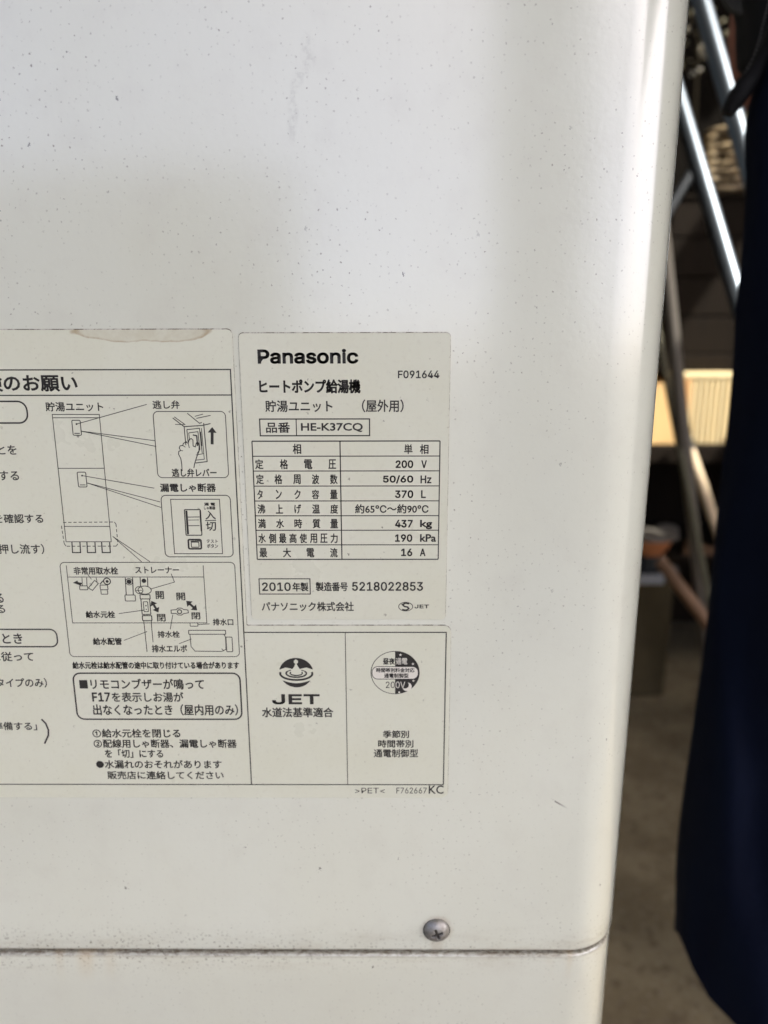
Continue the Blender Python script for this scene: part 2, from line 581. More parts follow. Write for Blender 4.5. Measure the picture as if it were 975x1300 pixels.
def glyphs(body, res=3):
    plain = GROTESQUE is not None and body.isascii() and 'k' not in body.lower()
    fcurve.font = GROTESQUE if plain else BUILTIN
    fcurve.body = body
    fcurve.resolution_u = res
    bpy.context.view_layer.update()
    dg = bpy.context.evaluated_depsgraph_get()
    me = bpy.data.meshes.new_from_object(fobj.evaluated_get(dg))
    me.materials.clear()
    return me

def place_glyphs(me, x0, x1, z0, z1, y, bold=0.0):
    """fit the letters into a box on the panel; bold adds a printed outline round every contour"""
    xs = [v.co.x for v in me.vertices]
    ys = [v.co.y for v in me.vertices]
    ax, bx, ay, by = min(xs), max(xs), min(ys), max(ys)
    wb = bold * (z1 - z0)                    # half width of the outline
    x0, x1, z0, z1 = x0 + wb, x1 - wb, z0 + wb, z1 - wb
    sx, sz = (x1 - x0) / max(bx - ax, 1e-6), (z1 - z0) / max(by - ay, 1e-6)
    V = [(x0 + (v.co.x - ax) * sx, y, z0 + (v.co.y - ay) * sz) for v in me.vertices]
    F = [tuple(p.vertices) for p in me.polygons]
    if bold > 0:
        cnt = {}
        for f in F:
            for i in range(len(f)):
                e = (f[i], f[(i + 1) % len(f)])
                cnt[tuple(sorted(e))] = cnt.get(tuple(sorted(e)), 0) + 1
        yo = y - 0.000004
        for (i, j), c in cnt.items():
            if c != 1:
                continue
            p, q = V[i], V[j]
            dx, dz = q[0] - p[0], q[2] - p[2]
            L = hypot(dx, dz)
            if L < 1e-9:
                continue
            dx, dz = dx / L * wb, dz / L * wb
            e = 0.75
            n = len(V)
            V += [(p[0] - dx * e - dz, yo, p[2] - dz * e + dx), (p[0] - dx * e + dz, yo, p[2] - dz * e - dx),
                  (q[0] + dx * e + dz, yo, q[2] + dz * e - dx), (q[0] + dx * e - dz, yo, q[2] + dz * e + dx)]
            F.append((n, n + 1, n + 2, n + 3))
    return V, F

def box_of(u0, v0, u1, v1):
    vm, um = (v0 + v1) / 2, (u0 + u1) / 2
    return pan(u0, vm)[0], pan(u1, vm)[0], pan(um, v1)[1], pan(um, v0)[1]

def text(parent, body, u0, v0, u1, v1, bold=0.0, name='printed_text', m=None, y=YP, res=3):
    if not body.isascii():
        bold += 0.013
    me = glyphs(body, res)
    V, F = place_glyphs(me, *box_of(u0, v0, u1, v1), y, bold)
    bpy.data.meshes.remove(me)
    return mesh(name, V, F, m or INK, parent)

class Ink:
    """flat printed strokes and fills, collected into one print"""
    def __init__(self, y=YP):
        self.v, self.f, self.y = [], [], y
    def poly(self, pts):
        n = len(self.v)
        self.v += [(x, self.y, z) for x, z in pts]
        self.f.append(tuple(range(n, n + len(pts))))
    def stroke(self, pts, wd, closed=False):
        P = [Vector(p) for p in pts]
        if closed and (P[0] - P[-1]).length < 1e-7:
            P.pop()
        N = len(P)
        L_, R_ = [], []
        for i in range(N):
            a = P[i - 1] if (closed or i > 0) else None
            b = P[(i + 1) % N] if (closed or i < N - 1) else None
            d1 = (P[i] - a).normalized() if a is not None else None
            d2 = (b - P[i]).normalized() if b is not None else None
            if d1 is None: d1 = d2
            if d2 is None: d2 = d1
            n1, n2 = Vector((-d1.y, d1.x)), Vector((-d2.y, d2.x))
            nn = n1 + n2
            if nn.length < 0.3:
                nn = n1.copy()
            nn.normalize()
            k = min(2.0, 1 / max(0.3, nn.dot(n1)))
            L_.append(P[i] + nn * (wd / 2 * k))
            R_.append(P[i] - nn * (wd / 2 * k))
        n = len(self.v)
        for a, b in zip(L_, R_):
            self.v += [(a.x, self.y, a.y), (b.x, self.y, b.y)]
        for i in range(N if closed else N - 1):
            j = (i + 1) % N
            self.f.append((n + 2 * i, n + 2 * i + 1, n + 2 * j + 1, n + 2 * j))
    def px(self, pts, wd=1.0, closed=False):
        self.stroke([pan(u, v) for u, v in pts], wd * PXM, closed)
    def fill(self, pts):
        self.poly([pan(u, v) for u, v in pts])
    def rrect(self, u0, v0, u1, v1, r, wd, skip=None):
        x0, x1, z0, z1 = box_of(u0, v0, u1, v1)
        self.stroke(rounded([(x0, z0), (x1, z0), (x1, z1), (x0, z1)], r * PXM), wd * PXM, True)
    def dashes(self, pts, wd, on, off):
        P = [Vector(pan(*p)) for p in pts]
        on, off = on * PXM, off * PXM
        for a, b in zip(P, P[1:]):
            L = (b - a).length
            d = (b - a) / L
            t = 0.0
            while t < L:
                self.stroke([a + d * t, a + d * min(t + on, L)], wd * PXM)
                t += on + off
    def disc(self, u, v, r, n=24, ry=None):
        x, z = pan(u, v)
        self.poly([(x + r * PXM * cos(2 * pi * k / n), z + (ry or r) * PXM * sin(2 * pi * k / n)) for k in range(n)])
    def ring(self, u, v, r, wd, n=32, ry=None, a0=0, a1=360):
        x, z = pan(u, v)
        full = a1 - a0 >= 360
        pts = [(x + r * PXM * cos(radians(a0 + (a1 - a0) * k / n)), z + (ry or r) * PXM * sin(radians(a0 + (a1 - a0) * k / n))) for k in range(n if full else n + 1)]
        self.stroke(pts, wd * PXM, full)
    def arrow(self, a, b, wd, head, both=False):
        A, B = Vector(pan(*a)), Vector(pan(*b))
        d = (B - A).normalized()
        n = Vector((-d.y, d.x))
        h, w_ = head * PXM, wd * PXM / 2
        s = A + d * h if both else A
        e = B - d * h
        self.poly([tuple(s + n * w_), tuple(s - n * w_), tuple(e - n * w_), tuple(e + n * w_)])
        self.poly([tuple(e + n * h * 0.8), tuple(e - n * h * 0.8), tuple(B)])
        if both:
            self.poly([tuple(s - n * h * 0.8), tuple(s + n * h * 0.8), tuple(A)])
    def done(self, name, parent, m=None):
        return mesh(name, self.v, self.f, m or INK, parent)
PXM = (pan(450, 650)[0] - pan(440, 650)[0]) / 10      # one photograph pixel on the panel, in metres

# --- rating label print
T = lambda *a, **k: text(rating, *a, **k)
T('Panasonic', 327.1, 443.0, 454.8, 461.8, bold=0.05, name='brand_lettering', res=6)
T('F091644', 505.2, 470.2, 557.8, 480.2, bold=0.032)
T('ヒートポンプ給湯機', 329.2, 481.5, 457.8, 499.4, bold=0.022)
T('貯湯ユニット', 336.9, 508, 422.2, 523, bold=0.006)
T('（屋外用）', 459.5, 507, 512.5, 523.2, bold=0.006)
T('品番', 337.8, 536, 368.3, 549.4, bold=0.008)
T('HE-K37CQ', 382.2, 536.8, 460.6, 548.5, bold=0.03)
k = Ink()
k.rrect(330.2, 531.8, 469.2, 553.0, 0, 1.5)
k.px([(376, 532), (376.6, 553)], 1.2)
k.done('model_box', rating)
k = Ink()
tl, tm, tr = pan(323.4, 635)[0], pan(432.9, 635)[0], pan(557.4, 635)[0]
rows = [pan(440, v)[1] for v in (559.8, 578.9, 597.7, 616.8, 635.7, 654.5, 672.9, 691.4, 709.8)]
for i, z in enumerate(rows):
    k.stroke([(tl, z), (tr, z)], (1.5 if i in (0, 8) else 1.2) * PXM)
for x in (tl, tm, tr):
    k.stroke([(x, rows[0]), (x, rows[-1])], 1.4 * PXM)
k.done('ruled_table', rating)
def spread(chars, boxes, v0, v1, y0, s=3.25):
    """one printed line whose characters are spaced out"""
    allv, allf = [], []
    for ch, (a, b) in zip(chars, boxes):
        me = glyphs(ch)
        V, F = place_glyphs(me, *box_of(300 + a / s, v0, 300 + b / s, v1), YP, 0.022)
        n = len(allv)
        allv += V
        allf += [tuple(n + i for i in f) for f in F]
        bpy.data.meshes.remove(me)
    mesh('printed_text', allv, allf, INK, rating)
five = [(87, 115), (162, 192), (240, 268), (313, 344), (387, 419)]
spread('相', [(233, 268)], 563.2, 576.2, 0)
spread('単相', [(692, 727), (757, 793)], 563.8, 576.2, 0)
spread('定格電圧', [(78, 112), (180, 214), (280, 314), (380, 412)], 582.9, 595.4, 0)
spread('定格周波数', [(82, 114), (158, 190), (235, 266), (312, 342), (387, 418)], 602.0, 614.4, 0)
spread('タンク容量', [(87, 110), (163, 188), (240, 266), (312, 342), (387, 418)], 621.5, 633.3, 0)
spread('沸上げ温度', [(88, 120), (163, 193), (240, 268), (313, 345), (388, 420)], 640.0, 651.8, 0)
spread('満水時質量', [(90, 122), (165, 197), (240, 272), (315, 347), (388, 420)], 658.5, 670.4, 0)
spread('水側最高使用圧力', [(92 + 42.4 * i, 122 + 42.4 * i) for i in range(8)], 677.0, 689.2, 0)
spread('最大電流', [(96, 128), (193, 226), (290, 322), (387, 418)], 695.4, 707.2, 0)
BD = 0.045
T('200', 502.2, 584.2, 524.6, 594.0, bold=BD); T('V', 534.8, 584.2, 541.8, 594.0, bold=0.036)
T('50/60', 486.2, 603.2, 524.6, 613.6, bold=BD); T('Hz', 533.8, 603.4, 547.7, 613.4, bold=0.036)
T('370', 501.5, 622.2, 524.6, 632.0, bold=BD); T('L', 534.5, 622.2, 540.6, 632.0, bold=0.036)
T('約65℃〜約90℃', 450.8, 639.8, 544.0, 651.6, bold=0.010)
T('437', 501.5, 659.7, 524.0, 669.5, bold=BD); T('kg', 533.2, 659.7, 548.6, 671.6, bold=0.036)
T('190', 501.5, 678.0, 523.4, 687.6, bold=BD); T('kPa', 533.2, 677.8, 553.6, 687.6, bold=0.036)
T('16', 509.2, 696.2, 523.4, 705.8, bold=BD); T('A', 533.0, 696.2, 540.2, 705.8, bold=0.036)
k = Ink()
k.rrect(329.4, 734.5, 393.8, 753.8, 0, 1.3)
k.done('year_box', rating)
T('2010', 332.8, 739.0, 369.2, 750.0, bold=0.03)
T('年製', 371.4, 739.0, 391.5, 750.4, bold=0.012)
T('製造番号', 400.9, 738.6, 441.5, 750.2, bold=0.012)
T('5218022853', 447.0, 738.4, 537.0, 749.8, bold=0.03)
T('パナソニック株式会社', 332.3, 763.6, 449.2, 775.6, bold=0.008)
k = Ink()
k.ring(515, 769.8, 9.2, 1.0, ry=6.0)
k.px([(519.5, 766.2), (515, 765.2), (511.0, 767.2), (513.5, 769.6), (517.5, 770.3), (519, 772.4), (515.2, 774.4), (510.5, 773.4)], 2.1)
k.done('safety_mark', rating)
T('JET', 526.2, 767.2, 544.6, 772.0, bold=0.05, name='mark_lettering')

# --- instruction label print
T = lambda *a, **k: text(instr, *a, **k)
k = Ink()
fx = (pan(290.3, 469)[0] + pan(311.2, 803)[0] + pan(320.2, 995)[0]) / 3
ftop, fh2 = pan(150, 469.3)[1], pan(150, 501.6)[1]
fmid, fbot = pan(440, 802.4)[1], pan(300, 995.4)[1]
fr = (pan(565.2, 802)[0] + pan(564.0, 995)[0]) / 2
fm = (pan(437.5, 802)[0] + pan(442.2, 995)[0]) / 2
k.stroke([(-0.255, ftop), (fx, ftop), (fx, fbot)], 1.5 * PXM)
k.stroke([(-0.255, fh2), (fx, fh2)], 1.4 * PXM)
k.stroke([(fx, fmid), (fr, fmid), (fr, fbot)], 1.5 * PXM)
k.stroke([(-0.255, fbot), (fr, fbot)], 1.5 * PXM)
k.stroke([(fm, fmid), (fm, fbot)], 1.0 * PXM)
k.done('printed_frame', instr)
T('点検のお願い', -44.5, 475.2, 98.6, 497.2, bold=0.016)
T('とを', -2.5, 565.0, 21.6, 577.0, bold=0.006)
T('する', -1.0, 597.6, 24.5, 609.7, bold=0.006)
T('を確認する', -7.0, 652.2, 55.2, 664.0, bold=0.008)
T('（押し流す）', -6.0, 690.2, 56.6, 703.2, bold=0.004)
T('る', -5.6, 753.0, 5.0, 765.0, bold=0.008)
T('る', -5.0, 767.6, 7.0, 778.0, bold=0.006)
T('ないとき', -28.0, 803.6, 28.8, 817.0, bold=0.010)
T('に従って', -11.0, 827.0, 43.0, 839.2, bold=0.008)
T('タイプのみ）', -4.5, 860.2, 60.0, 872.4, bold=0.006)
T('準備する」', -8.0, 916.0, 47.2, 926.6, bold=0.008)
k = Ink()
k.rrect(-160, 509.6, 35.0, 537.0, 11, 2.0)
k.done('heading_box', instr)
k = Ink()
k.rrect(-160, 798.6, 73.0, 820.6, 9, 1.9)
k.done('heading_box', instr)
k = Ink()
k.px([(53.0, 912.5), (58.5, 918), (61.8, 926), (61.8, 933), (57.0, 943.6)], 2.4)
k.done('printed_bracket', instr)
# drawing of the tank unit
k = Ink()
def uprect(u0, v0, u1, v1, wd):
    k.rrect(u0, v0, u1, v1, 0, wd)
def box4(ul, ur, vt, ul2, ur2, vb, wd):
    """upright drawn box given by its top and bottom pixel rows"""
    x0 = (pan(ul, vt)[0] + pan(ul2, vb)[0]) / 2
    x1 = (pan(ur, vt)[0] + pan(ur2, vb)[0]) / 2
    z1, z0 = pan((ul + ur) / 2, vt)[1], pan((ul2 + ur2) / 2, vb)[1]
    return x0, x1, z0, z1
x0, x1, z0, z1 = box4(66.8, 125.6, 526, 84.3, 142.4, 687.5, 1)
k.stroke([(x0, z0), (x1, z0), (x1, z1), (x0, z1)], 0.95 * PXM, True)
for v in (530.2, 594.3, 668.0):
    z = pan(105, v)[1]
    k.stroke([(x0, z), (x1, z)], 0.95 * PXM)
k.rrect(92.4, 533.4, 103.0, 552.4, 1.5, 1.1)
k.rrect(99.2, 599.2, 110.0, 618.0, 1.5, 1.1)
for u, v in ((98.2, 550.0), (105.4, 615.4)):
    k.px([(u - 3.4, v), (u + 3.6, v)], 1.1)
k.disc(97.6, 538.2, 1.2); k.disc(104.6, 603.6, 1.2)
k.px([(97.6, 538.2), (186.6, 513.3)], 0.9)
k.px([(104.6, 603.6), (196.2, 619.5)], 0.9)
k.px([(103.4, 547.2), (197.4, 559.4)], 0.9); k.px([(103.4, 547.2), (198.6, 566.6)], 0.9)
k.px([(110.0, 612.6), (203.6, 637)], 0.9); k.px([(110.0, 612.6), (204.8, 644)], 0.9)
k.px([(143.4, 680.6), (180.6, 713.3)], 0.9); k.px([(143.4, 680.6), (190.8, 712.9)], 0.9)
k.dashes([(80.5, 663.0), (145.5, 662.4), (147.6, 665), (150.0, 690), (148, 693), (84.5, 693.2), (82, 690), (78.2, 666)], 1.0, 4.2, 2.4)
for a in (91.3, 110.3, 129.0):
    k.px([(a + 0.4, 688), (a + 1.2, 701.2), (a + 11.4, 701.2), (a + 10.6, 688)], 1.5)
k.done('tank_drawing', instr)
T('貯湯ユニット', 58.2, 510.2, 131.4, 522.2, bold=0.008)
T('逃し弁', 194.0, 508.2, 228.3, 519.0, bold=0.010)
T('漏電しゃ断器', 203.5, 613.4, 274.2, 624.4, bold=0.014)
# inset: relief valve with the hand
k = Ink()
k.rrect(197.6, 522.2, 288.4, 606.2, 6, 1.0)
k.px([(219.5, 530.5), (234, 541.5), (257, 540.0), (267.5, 537.6)], 1.2)
k.px([(221.5, 529.0), (235.5, 539.2)], 1.0)
k.px([(238.0, 524.5), (253.5, 537.2), (256.5, 536.2)], 1.1)
k.px([(249.5, 531.0), (267.5, 527.2)], 1.0); k.px([(247.5, 528.4), (258.0, 525.6)], 0.9)
k.px([(222.5, 538.6), (234, 539.0)], 0.9)
k.px([(234, 541.5), (236.2, 565), (237.0, 560)], 1.1)
k.px([(258.8, 537.0), (263.2, 585.8), (248.5, 587.6)], 1.2)
k.px([(256.0, 543.5), (259.6, 582.8), (249.0, 584.0)], 0.9)
k.px([(237.5, 545.2), (253.5, 543.6), (257.0, 575)], 1.0)
k.px([(239.8, 549.5), (251.5, 547.8), (254.0, 570.5), (250.5, 575.5)], 1.0)
k.px([(237.5, 545.2), (239.0, 561)], 1.0); k.px([(239.8, 549.5), (241.0, 559)], 0.9)
k.px([(245.0, 552.0), (250.0, 553.0), (251.0, 566)], 1.6)
k.px([(254.5, 548), (256.2, 566)], 1.8)
k.px([(249, 577.5), (259.0, 575.6)], 0.9)
# hand: thumb, three folded fingers, wrist
k.px([(231.5, 598.0), (231.0, 589), (229.8, 582), (227.0, 576.5), (227.2, 573.0), (229.5, 571.8), (227.8, 568.5), (229.0, 565.8), (232.2, 565.4),
      (233.2, 562.6), (236.2, 561.2), (239.2, 562.6), (240.4, 558.0), (243.0, 556.6), (245.2, 558.5), (245.4, 566.0), (248.2, 567.2), (249.6, 562.0), (251.6, 561.6),
      (253.0, 566.0), (252.8, 573.0), (249.8, 580.5), (247.2, 589), (246.4, 594)], 1.1)
k.px([(229.5, 571.8), (232.6, 572.2)], 0.9); k.px([(232.2, 565.4), (235.8, 567.6)], 0.9); k.px([(239.2, 562.6), (240.6, 568.5)], 0.9)
k.arrow((269.6, 564.0), (269.6, 542.0), 3.6, 7.0)
k.done('valve_drawing', instr)
T('逃し弁レバー', 218.4, 594.6, 275.2, 605.2, bold=0.012)
# inset: breaker
k = Ink()
k.rrect(207.4, 628.6, 294.4, 706.6, 6, 1.1)
k.rrect(219.4, 633.6, 280.8, 702.6, 0, 1.0)
k.rrect(235.4, 646.8, 255.6, 679.2, 1.0, 1.3)
k.px([(236.8, 648.0), (239.0, 678.0)], 2.6)
k.px([(254.4, 648.0), (256.0, 674)], 2.0)
for v in (656.2, 667.2):
    k.px([(238.6, v), (253.6, v - 0.2)], 1.0)
k.px([(239.2, 660.0), (253.0, 659.8)], 0.8)
k.rrect(239.6, 684.8, 255.6, 696.4, 1.6, 2.2)
k.rrect(243.2, 688.0, 252.8, 694.4, 0.8, 1.1)
k.px([(242, 686.8), (254, 686.6)], 1.4)
k.px([(260.6, 660.6), (274.6, 660.4)], 1.1)
k.done('breaker_drawing', instr)
T('漏 電', 259.2, 637.8, 273.4, 641.8, bold=0.02)
T('しゃ断器', 259.2, 642.4, 273.6, 646.8, bold=0.02)
T('入', 260.8, 648.2, 274.0, 659.2, bold=0.006)
T('切', 261.6, 662.0, 274.6, 673.6, bold=0.006)
T('テスト', 262.5, 684.6, 276.8, 689.2, bold=0.014)
T('ボタン', 262.8, 690.2, 277.2, 695.4, bold=0.014)
# inset: pipes under the tank
k = Ink()
k.rrect(82.8, 713.6, 301.2, 833.2, 6, 1.0)
gx0, gx1, gz0, gz1 = box4(84.3, 257.6, 717.5, 92.8, 263.3, 790.4, 1)
zl = pan(170, 732.2)[1]
k.stroke([(gx0, gz1), (gx0, gz0), (gx1, gz0), (gx1, gz1)], 0.95 * PXM)
k.stroke([(gx0, zl), (gx1, zl)], 0.95 * PXM)
k.fill([(92.8, 739.6), (98.8, 736.6), (99.4, 738.6), (104.8, 739.8), (102.6, 743.0)])
k.px([(104.5, 733), (104.8, 743.5)], 1.0); k.px([(110.4, 733), (110.8, 743)], 1.0)
k.rrect(101.6, 743.4, 111.6, 748.4, 0.8, 1.1)
k.px([(112.6, 746.2), (120.5, 736.4), (125.2, 740.4), (117.8, 749.2)], 1.1, True)
k.px([(111.0, 727.8), (116.5, 735.2)], 0.8)
k.px([(122.4, 733), (123.6, 738.2)], 1.0)
k.ring(136.2, 737.6, 4.4, 1.5); k.disc(136.4, 737.8, 2.0)
k.px([(127.4, 741.4), (131.0, 737)], 1.4)
k.rrect(127.6, 742.4, 137.2, 748.4, 0.8, 1.1)
k.rrect(128.6, 748.4, 137.0, 754.0, 0.8, 1.0)
k.px([(159.4, 733), (160.6, 755.2)], 1.2); k.px([(168.6, 733), (169.6, 755)], 1.2)
k.disc(164.2, 738.2, 3.2); k.ring(164.2, 738.2, 4.4, 1.0)
k.rrect(159.2, 755.0, 172.2, 762.6, 1, 1.1)
k.px([(178.2, 733), (178.8, 744)], 1.2); k.px([(187.6, 733), (188.0, 744)], 1.2)
k.disc(183.0, 737.0, 3.0)
k.ring(184.0, 748.8, 8.6, 1.1, ry=5.6); k.ring(177.0, 748.8, 4.8, 1.1, ry=4.8)
k.px([(172.5, 749.4), (180.4, 749.0)], 0.8)
k.rrect(178.2, 754.6, 190.8, 760.0, 0.6, 1.2)
k.rrect(180.0, 760.0, 191.0, 779.6, 0.6, 1.2)
k.rrect(182.8, 763.6, 188.2, 776.2, 0.6, 1.0)
k.disc(185.6, 768.6, 1.0); k.disc(186.0, 773.2, 0.8)
k.rrect(181.2, 781.2, 193.0, 787.6, 0.6, 1.3)
k.px([(182.8, 788), (187.0, 827.0)], 1.0); k.px([(192.2, 788), (194.6, 815.0)], 1.0)
k.arrow((192.4, 762.4), (201.4, 777.2), 3.0, 6.4, True)
k.arrow((236.6, 762.4), (250.6, 774.6), 3.0, 6.6, True)
k.px([(217.4, 774.2), (223.6, 773.6), (226.6, 771.6), (230.4, 771.6), (233.4, 773.4), (238.8, 774.0), (239.4, 777.6), (233.6, 778.6), (230.4, 780.6), (226.6, 780.4), (223.8, 778.4), (217.8, 778.4)], 1.1, True)
k.ring(228.2, 776.2, 2.7, 1.4)
k.px([(151.0, 778.6), (183.0, 774.2)], 0.9)
k.px([(157.6, 812.6), (187.0, 801.4)], 0.9)
k.px([(219.6, 780.0), (216.4, 798.6)], 0.9)
k.px([(217.6, 728.0), (221.8, 738.6), (191.0, 747.6)], 0.9)
k.px([(266.5, 791.6), (251.6, 792.6)], 0.9)
k.px([(227.6, 816.8), (243.4, 810.8)], 0.9)
k.rrect(241.6, 790.4, 251.4, 794.6, 0.6, 1.0)
k.rrect(239.8, 799.8, 286.6, 804.8, 0.6, 1.1)
k.px([(241.4, 805.0), (242.8, 820.4), (247.8, 826.2), (281.6, 826.6), (287.0, 824.0), (286.6, 808.6), (284.6, 805.0)], 1.0)
k.rrect(287.6, 808.4, 295.2, 827.0, 1.0, 1.1)
k.px([(281.6, 823.0), (284.6, 826.2)], 0.9)
k.done('pipe_drawing', instr)
T('非常用取水栓', 93.8, 719.4, 150.2, 729.2, bold=0.016)
T('ストレーナー', 171.8, 719.0, 227.6, 727.6, bold=0.014)
T('給水元栓', 109.2, 775.2, 146.4, 784.2, bold=0.018)
T('給水配管', 118.3, 809.2, 155.0, 818.4, bold=0.018)
T('排水栓', 200.4, 800.6, 228.4, 809.2, bold=0.014)
T('排水エルボ', 193.0, 818.2, 238.0, 827.8, bold=0.014)
T('排水口', 270.4, 785.0, 296.4, 793.6, bold=0.014)
T('開', 197.8, 750.0, 208.4, 760.2, bold=0.010)
T('閉', 199.6, 779.0, 210.4, 788.6, bold=0.010)
T('開', 224.2, 752.0, 235.4, 761.8, bold=0.010)
T('閉', 243.4, 777.0, 254.4, 786.0, bold=0.010)
T('給水元栓は給水配管の途中に取り付けている場合があります', 92.4, 839.6, 303.8, 848.8, bold=0.020)
k = Ink()
k.rrect(95.8, 854.2, 306.0, 912.6, 10, 2.1)
k.done('warning_box', instr)
T('■リモコンブザーが鳴って', 101.2, 861.2, 259.4, 874.8, bold=0.008)
T('F17', 117.2, 878.6, 140.2, 890.2, bold=0.04)
T('を表示しお湯が', 142.2, 878.2, 233.2, 890.8, bold=0.008)
T('出なくなったとき（屋内用のみ）', 118.4, 893.6, 302.4, 907.8, bold=0.008)
T('①給水元栓を閉じる', 117.6, 924.8, 229.2, 936.0, bold=0.010)
T('②配線用しゃ断器、漏電しゃ断器', 119.2, 938.0, 300.6, 949.0, bold=0.010)
T('を「切」にする', 133.5, 950.8, 207.4, 961.6, bold=0.010)
T('●水漏れのおそれがあります', 122.4, 964.4, 281.6, 975.2, bold=0.010)
T('販売店に連絡してください', 136.7, 978.4, 284.2, 988.8, bold=0.010)
# water droplet certification mark
k = Ink()
gx, gz = pan(376.2, 853.6)
def gp(dx, dy):
    return gx + dx * PXM, gz - dy * PXM
def lens(pts):
    k.poly([gp(*p) for p in pts])
# the dark dome above, split at the drop; the ringed water below
def dome(a0, a1, n=14):
    return [(23.0 * cos(radians(a0 + (a1 - a0) * i / n)), -21.5 * sin(radians(a0 + (a1 - a0) * i / n))) for i in range(n + 1)]
lens(dome(12, 90) + [(0, -19.5), (2.9, -17.4), (2.9, -14.6), (0.9, -13.0), (2.2, -9.5), (5.0, -5.2), (8.4, -6.4), (14.0, -7.6)])
lens([(-a, b) for a, b in (dome(12, 90) + [(0, -19.5), (2.9, -17.4), (2.9, -14.6), (0.9, -13.0), (2.2, -9.5), (5.0, -5.2), (8.4, -6.4), (14.0, -7.6)])][::-1])
def arc(rx, ry, cy, a0, a1, wd, n=28):
    k.stroke([gp(rx * cos(radians(a0 + (a1 - a0) * i / n)), cy - ry * sin(radians(a0 + (a1 - a0) * i / n))) for i in range(n + 1)], wd * PXM)
arc(8.2, 3.4, 0.6, 150, 390, 1.7)
arc(13.6, 5.6, 1.0, 120, 155, 1.3); arc(13.6, 5.6, 1.0, 150, 390, 2.2); arc(13.6, 5.6, 1.0, 25, 60, 1.3)
arc(21.5, 9.2, 1.4, 165, 375, 2.8)
def bowl(y0, n=16, rr=21.5):
    c = []
    a_ = math.asin(y0 / rr)
    for i in range(n + 1):
        a = a_ + (pi - 2 * a_) * i / n
        c.append((22.0 * cos(a), rr * sin(a)))
    top = [(c[-1][0] + (c[0][0] - c[-1][0]) * i / n, y0 + 4.2 * sin(pi * i / n)) for i in range(1, n)]
    return c + top
lens(bowl(11.2))
k.done('droplet_mark', instr)
T('JET', 345.6, 880.8, 406.0, 893.8, bold=0.055, name='mark_lettering', res=6)
T('水道法基準適合', 332.8, 897.6, 423.2, 910.2, bold=0.010)
# day and night power mark
k = Ink()
ox, oz = pan(501.6, 853.6)
RX, RY = 32.3 * PXM, 31.0 * PXM
k.stroke([(ox + RX * cos(2 * pi * i / 64), oz + RY * sin(2 * pi * i / 64)) for i in range(64)], 0.9 * PXM, True)
k.poly([(ox + RX * cos(-pi / 2 + pi * i / 32), oz + RY * sin(-pi / 2 + pi * i / 32)) for i in range(33)])
k.done('day_night_mark', instr)
k = Ink(YP - 0.00002)
x0, x1, z0, z1 = box_of(472.4, 845.8, 530.8, 861.6)
k.poly(rounded([(x0, z0), (x1, z0), (x1, z1), (x0, z1)], 7.8 * PXM, 10))
for u, v, r in ((508.4, 831, 2.2), (524.2, 842.4, 2.0), (506.8, 878.4, 2.0), (524.8, 863.8, 2.0)):
    x, z = pan(u, v)
    k.poly([(x + r * (1 if i % 2 == 0 else 0.45) * PXM * cos(pi / 5 * i + pi / 2), z + r * (1 if i % 2 == 0 else 0.45) * PXM * sin(pi / 5 * i + pi / 2)) for i in range(10)])
mx, mz = pan(516.6, 871.2)
outer = [(mx + 6.4 * PXM * cos(radians(a)), mz + 6.4 * PXM * sin(radians(a))) for a in range(-150, 71, 10)]
inner = [(mx - 2.6 * PXM + 5.2 * PXM * cos(radians(a)), mz + 2.4 * PXM + 5.2 * PXM * sin(radians(a))) for a in range(46, -127, -10)]
k.poly(outer + inner)
k.done('white_mark_areas', instr, WHITEINK)
k = Ink(YP - 0.00004)
k.stroke(rounded([(x0, z0), (x1, z0), (x1, z1), (x0, z1)], 7.8 * PXM, 10), 0.9 * PXM, True)
k.done('mark_outline', instr)
Y2 = YP - 0.00005
T('昼夜', 486.2, 834.8, 501.2, 843.2, bold=0.014, y=Y2)
T('通電', 502.4, 834.8, 517.2, 843.2, bold=0.012, m=WHITEINK, y=Y2)
T('時間帯別料金対応', 477.6, 847.4, 526.2, 853.2, bold=0.014, y=Y2)
T('通電制御型', 487.6, 854.2, 518.6, 860.2, bold=0.014, y=Y2)
T('20', 489.8, 864.8, 501.2, 873.0, bold=0.004, y=Y2)
T('0V', 502.4, 864.8, 514.4, 873.0, bold=0.004, m=WHITEINK, y=Y2)
T('季節別', 486.2, 926.8, 519.2, 936.4, bold=0.012)
T('時間帯別', 480.0, 938.8, 524.8, 948.6, bold=0.010)
T('通電制御型', 474.5, 950.4, 530.8, 961.0, bold=0.008)
T('>PET<', 450.8, 999.6, 488.4, 1006.6, bold=0.006)
T('F762667', 503.2, 999.2, 541.6, 1006.8, bold=0.008)
T('KC', 544.2, 996.6, 563.2, 1007.2, bold=0.016)
bpy.data.objects.remove(fobj)

